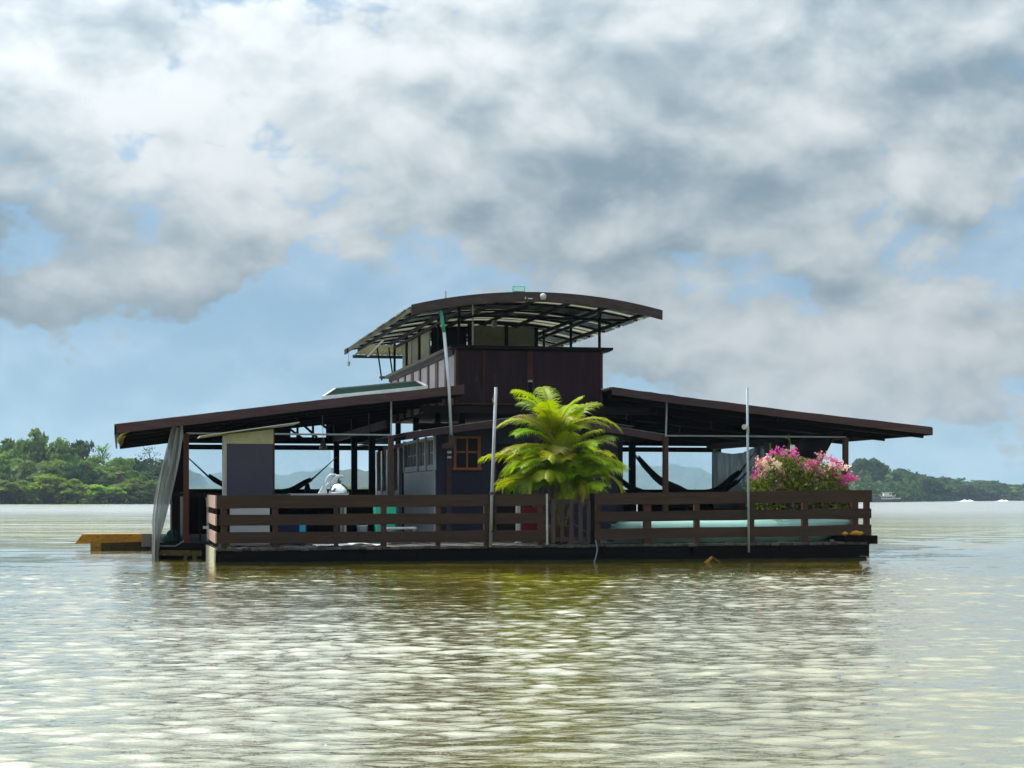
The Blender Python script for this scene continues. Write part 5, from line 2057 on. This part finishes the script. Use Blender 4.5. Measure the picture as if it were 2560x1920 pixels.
# ================================================================== PALM
PO = (6.30, 0.75, 0.32)
pl = thing('areca_palm', 'bushy yellow-green areca palm standing behind the gate', 'palm', PO)
solid('pot', 'clay', PO, pl, lambda b: b.lathe([(0.17, 0.0), (0.24, 0.28), (0.26, 0.30), (0.26, 0.34), (0.22, 0.34)], 20, PO), True)
rng = random.Random(4)
tops = []
for k, (du, dv, h) in enumerate(((-0.12, 0.0, 1.12), (0.02, -0.06, 1.3), (0.10, 0.05, 1.3), (0.02, 0.09, 1.65), (-0.05, 0.03, 1.85), (0.18, -0.02, 1.0))):
    mb = MB()
    b0 = Vector((6.30 + du * 0.5, 0.75 + dv * 0.5, 0.60))
    e0 = Vector((6.30 + du * 1.6, 0.75 + dv * 1.6, 0.32 + h))
    pts = [b0.lerp(e0, q / 6) for q in range(7)]
    mb.tube(pts, [0.042, 0.037, 0.040, 0.034, 0.037, 0.032, 0.030], 9)
    mb.build('stem', 'stem', pl, PO, True)
    tops.append(e0)


def frond(base, azd, eld, length, droop, mat, nl=30, lw=0.30, twist=0.0, seed=0):
    """feather leaf: an arching rib with two rows of narrow leaflets"""
    r = random.Random(seed)
    a = R(azd)
    e = R(eld)
    p = Vector(base)
    pts = [p.copy()]
    dirs = []
    n = 26
    for k in range(n):
        t_ = k / n
        ee = e - droop * (t_ ** 1.45) * 1.0
        d = Vector((math.cos(a) * math.cos(ee), math.sin(a) * math.cos(ee), math.sin(ee)))
        dirs.append(d)
        p = p + d * (length / n)
        pts.append(p.copy())
    dirs.append(dirs[-1])
    mb = MB()
    mb.cur = 1
    mb.tube(pts[::2] + ([pts[-1]] if len(pts) % 2 == 0 else []), [lerp(0.014, 0.004, k / (len(pts[::2]) - 1 + (1 if len(pts) % 2 == 0 else 0))) for k in range(len(pts[::2]) + (1 if len(pts) % 2 == 0 else 0))], 5)
    mb.cur = 0
    side0 = Vector((-math.sin(a), math.cos(a), 0))
    for k in range(nl):
        t_ = 0.20 + 0.79 * k / (nl - 1)
        i = min(int(t_ * n), n - 1)
        fr = t_ * n - i
        b = pts[i].lerp(pts[i + 1], fr)
        d = dirs[i]
        up = side0.cross(d)
        if up.z < 0:
            up = -up
        up.normalize()
        L = lw * (math.sin(math.pi * (0.10 + 0.80 * ((t_ - 0.2) / 0.8))) ** 0.8) * r.uniform(0.85, 1.1)
        for s in (-1, 1):
            sd = (side0 * s * math.cos(twist) + up * math.sin(twist) * s)
            dir0 = (sd * 0.80 + d * 0.62 + up * 0.42).normalized()
            w = 0.0118
            q0 = b
            prev = None
            segs = 4
            for g in range(segs + 1):
                tt = g / segs
                q = q0 + dir0 * L * tt - Vector((0, 0, 1)) * L * 0.55 * tt * tt * r.uniform(0.75, 1.3)
                ww = w * (1 - tt) ** 0.6 * (0.7 if g == 0 else 1.0)
                wd = d * ww
                if prev:
                    mb.face(prev[0], prev[1], q + wd, q - wd)
                prev = (q - wd, q + wd)
    return mb.build('frond', [mat, 'stem'], pl, PO)


# tiers: elevation range, number, length range, droop range, leaf kinds, stems they spring from
tiers = [(70, 88, 14, 1.15, 1.5, 0.8, 1.5, ('palm_lime', 'palm_lime', 'palm_yellow'), (3, 4, 1)),
         (50, 72, 22, 1.25, 1.6, 1.2, 1.85, ('palm_lime', 'palm_yellow', 'palm_lime', 'palm_green', 'palm_lime', 'palm_yellow', 'palm_dry'), (1, 2, 3, 4)),
         (30, 52, 19, 1.15, 1.5, 1.2, 1.8, ('palm_lime', 'palm_green', 'palm_lime', 'palm_yellow', 'palm_lime'), (0, 1, 2, 5)),
         (30, 48, 12, 1.0, 1.3, 2.0, 2.6, ('palm_green', 'palm_lime', 'palm_yellow'), (0, 2, 5)),
         (14, 30, 9, 0.9, 1.2, 0.8, 1.2, ('palm_green', 'palm_lime', 'palm_green'), (0, 1, 2, 5)),
         (0, 18, 10, 0.7, 0.95, 0.5, 0.9, ('palm_green', 'palm_lime'), (0, 5, 1)),
         (25, 80, 22, 0.65, 1.0, 1.0, 1.6, ('palm_green', 'palm_lime', 'palm_green', 'palm_yellow'), (0, 1, 2, 3, 5))]
i = 0
for (e0, e1, n, l0, l1, d0_, d1_, kinds, stems) in tiers:
    for k in range(n):
        azd = 360.0 * k / n + rng.uniform(-14, 14) + e0
        facing = max(0.0, -math.sin(R(azd)))
        ln = rng.uniform(l0, l1) * (1 - 0.28 * facing) * (0.97 if math.cos(R(azd)) > 0.3 else 0.98)
        frond(tops[stems[k % len(stems)]], azd, rng.uniform(e0, e1), ln, rng.uniform(d0_, d1_), kinds[k % len(kinds)], 54, 0.35, rng.uniform(-0.4, 0.4), i)
        i += 1

# ================================================================== BOUGAINVILLEA
BO = (11.05, 1.0, 0.34)
bg = thing('bougainvillea', 'pink and cream flowering bougainvillea bush behind the right railing', 'plant', BO)
solid('planter', 'dark', BO, bg, lambda b: b.prism([(10.5, 0.92, 0.345), (11.7, 0.92, 0.345), (11.7, 1.28, 0.345), (10.5, 1.28, 0.345)], [(10.46, 0.88, 0.72), (11.74, 0.88, 0.72), (11.74, 1.32, 0.72), (10.46, 1.32, 0.72)]))
rng = random.Random(12)
tips = []
for k in range(26):
    a = rng.uniform(0, 6.28)
    u0 = rng.uniform(10.7, 11.5)
    tu = rng.uniform(10.15, 12.05)
    htop = 1.32 + 0.78 * math.exp(-((tu - 10.75) / 0.45) ** 2) * rng.uniform(0.7, 1.05) + 0.50 * math.exp(-((tu - 11.6) / 0.45) ** 2) * rng.uniform(0.6, 1.0)
    tv = 1.0 + rng.uniform(-0.45, 0.45)
    mid = Vector(((u0 + tu) / 2, (1.0 + tv) / 2, 0.5 + htop * 0.62))
    mb = MB()
    mb.tube([(u0, 1.0, 0.68), mid, (tu, tv, htop)], [0.014, 0.010, 0.005], 6)
    mb.build('branch', 'bark', bg, BO)
    tips.append(Vector((tu, tv, htop)))
# two wispy shoots above the mass
for (tu, h) in ((10.90, 2.42), (10.52, 2.22)):
    mb = MB()
    mb.tube([(tu + 0.02, 1.0, 1.6), (tu - 0.03, 1.0, 2.0), (tu, 1.0, h)], [0.008, 0.006, 0.003], 5)
    mb.build('branch', 'bark', bg, BO)


def leafq(mb, p, s, rg, up=0.5):
    nn = Vector((rg.gauss(0, 1), rg.gauss(0, 1) - 0.3, rg.gauss(up, 0.7))).normalized()
    u = nn.cross(Vector((rg.gauss(0, 1), rg.gauss(0, 1), rg.gauss(0, 1)))).normalized()
    w = nn.cross(u)
    c = p + nn * s * 0.15
    mb.face(p - u * s, c - w * s * 0.55, p + u * s, c + w * s * 0.55)


def env_top(u):
    return 1.42 + 0.60 * math.exp(-((u - 10.80) / 0.48) ** 2) + 0.42 * math.exp(-((u - 11.55) / 0.42) ** 2) - 0.12 * max(0, u - 11.8)


mb = MB()
for k in range(5200):
    u = rng.uniform(10.12, 12.06)
    zt_ = env_top(u) + 0.06 * math.sin(u * 23) + 0.04 * math.sin(u * 41)
    dv = rng.gauss(0, 0.22)
    z = lerp(0.86, zt_ - 0.25 * abs(dv), rng.random() ** 0.75)
    edge = min(u - 10.0, 12.15 - u) * 2.2
    if z < 1.15 and rng.random() > 0.35:
        continue
    if z > 1.2 + edge * 1.6:
        continue
    leafq(mb, Vector((u, 1.0 + dv, z)), rng.uniform(0.028, 0.052), rng)
for (tu, h) in ((10.90, 2.42), (10.52, 2.22)):
    for k in range(46):
        t_ = rng.random()
        leafq(mb, Vector((tu + rng.gauss(0, 0.03), 1.0 + rng.gauss(0, 0.03), lerp(1.75, h, t_))), 0.022, rng)
lf = mb.build('foliage', 'boug_leaf', bg, BO)
lf['kind'] = 'stuff'
CL = [(10.52, 2.02, 'p'), (10.66, 2.06, 'p'), (10.72, 2.0, 'r'), (10.88, 2.02, 'p'), (10.93, 1.96, 'p'), (10.40, 1.90, 'r'), (10.30, 1.86, 'c'), (10.45, 1.93, 'c'), (10.22, 1.88, 'r'),
      (10.18, 1.78, 'r'), (10.10, 1.62, 'p'), (10.20, 1.62, 'r'), (10.56, 1.78, 'c'), (10.62, 1.72, 'c'), (10.60, 1.82, 'c'), (10.66, 1.64, 'r'), (10.38, 1.74, 'c'), (11.00, 1.82, 'r'), (11.08, 1.78, 'r'),
      (11.22, 1.82, 'p'), (11.32, 1.84, 'p'), (11.36, 1.76, 'p'), (11.28, 1.76, 'r'), (11.40, 1.64, 'r'), (11.48, 1.60, 'p'), (10.62, 1.46, 'r'), (10.58, 1.34, 'r'), (10.66, 1.38, 'p'),
      (11.55, 1.94, 'r'), (11.45, 1.97, 'r'), (11.70, 1.88, 'p'), (11.78, 1.82, 'p'), (11.86, 1.78, 'c'), (11.92, 1.74, 'c'), (11.70, 1.70, 'p'), (11.74, 1.60, 'p'), (11.82, 1.56, 'p'), (11.92, 1.52, 'p'),
      (11.98, 1.58, 'p'), (12.06, 1.54, 'p'), (11.90, 1.46, 'p'), (11.62, 1.72, 'c'), (11.66, 1.80, 'c'), (10.30, 1.80, 'c'), (10.98, 1.90, 'r'), (11.14, 1.72, 'r')]
names = {'p': 'boug_pink', 'r': 'boug_rose', 'c': 'boug_cream'}
for (u, z, k) in CL:
    mb = MB()
    v = 0.72 + rng.uniform(-0.08, 0.18)
    for q in range(30):
        leafq(mb, Vector((u + rng.gauss(0, 0.046), v + rng.gauss(0, 0.045), z + rng.gauss(0, 0.042))), rng.uniform(0.026, 0.040), rng, 0.3)
    mb.build('flower_cluster', names[k], bg, BO)
# white tag stake among the flowers
o0 = (11.1, 1.3, 0.34)
stk = thing('stake', 'white flat stake standing among the bougainvillea flowers', 'stake', o0)
solid('blade', 'pvc', o0, stk, lambda b: b.box(11.05, 11.14, 1.32, 1.34, 0.34, 2.19))
solid('mark', 'boatdark', o0, stk, lambda b: b.prism([(11.075, 1.317, 2.06), (11.115, 1.317, 2.075), (11.115, 1.317, 2.09), (11.075, 1.317, 2.075)], [(11.075, 1.3195, 2.06), (11.115, 1.3195, 2.075), (11.115, 1.3195, 2.09), (11.075, 1.3195, 2.075)]))

# ================================================================== HAZE
mb = MB()
mb.box(-2600, 2600, -2600, 2600, -2.0, 62.0)
m, t, out = new_mat('river haze')
pv = t.node('ShaderNodeVolumePrincipled')
pv.inputs['Color'].default_value = (0.66, 0.83, 1.0, 1)
pv.inputs['Density'].default_value = 0.00014
pv.inputs['Anisotropy'].default_value = 0.0
t.l.new(pv.outputs[0], out.inputs['Volume'])
hz = mb.build('haze', m)
tag(hz, 'thin pale haze over the river', 'haze', kind='stuff')
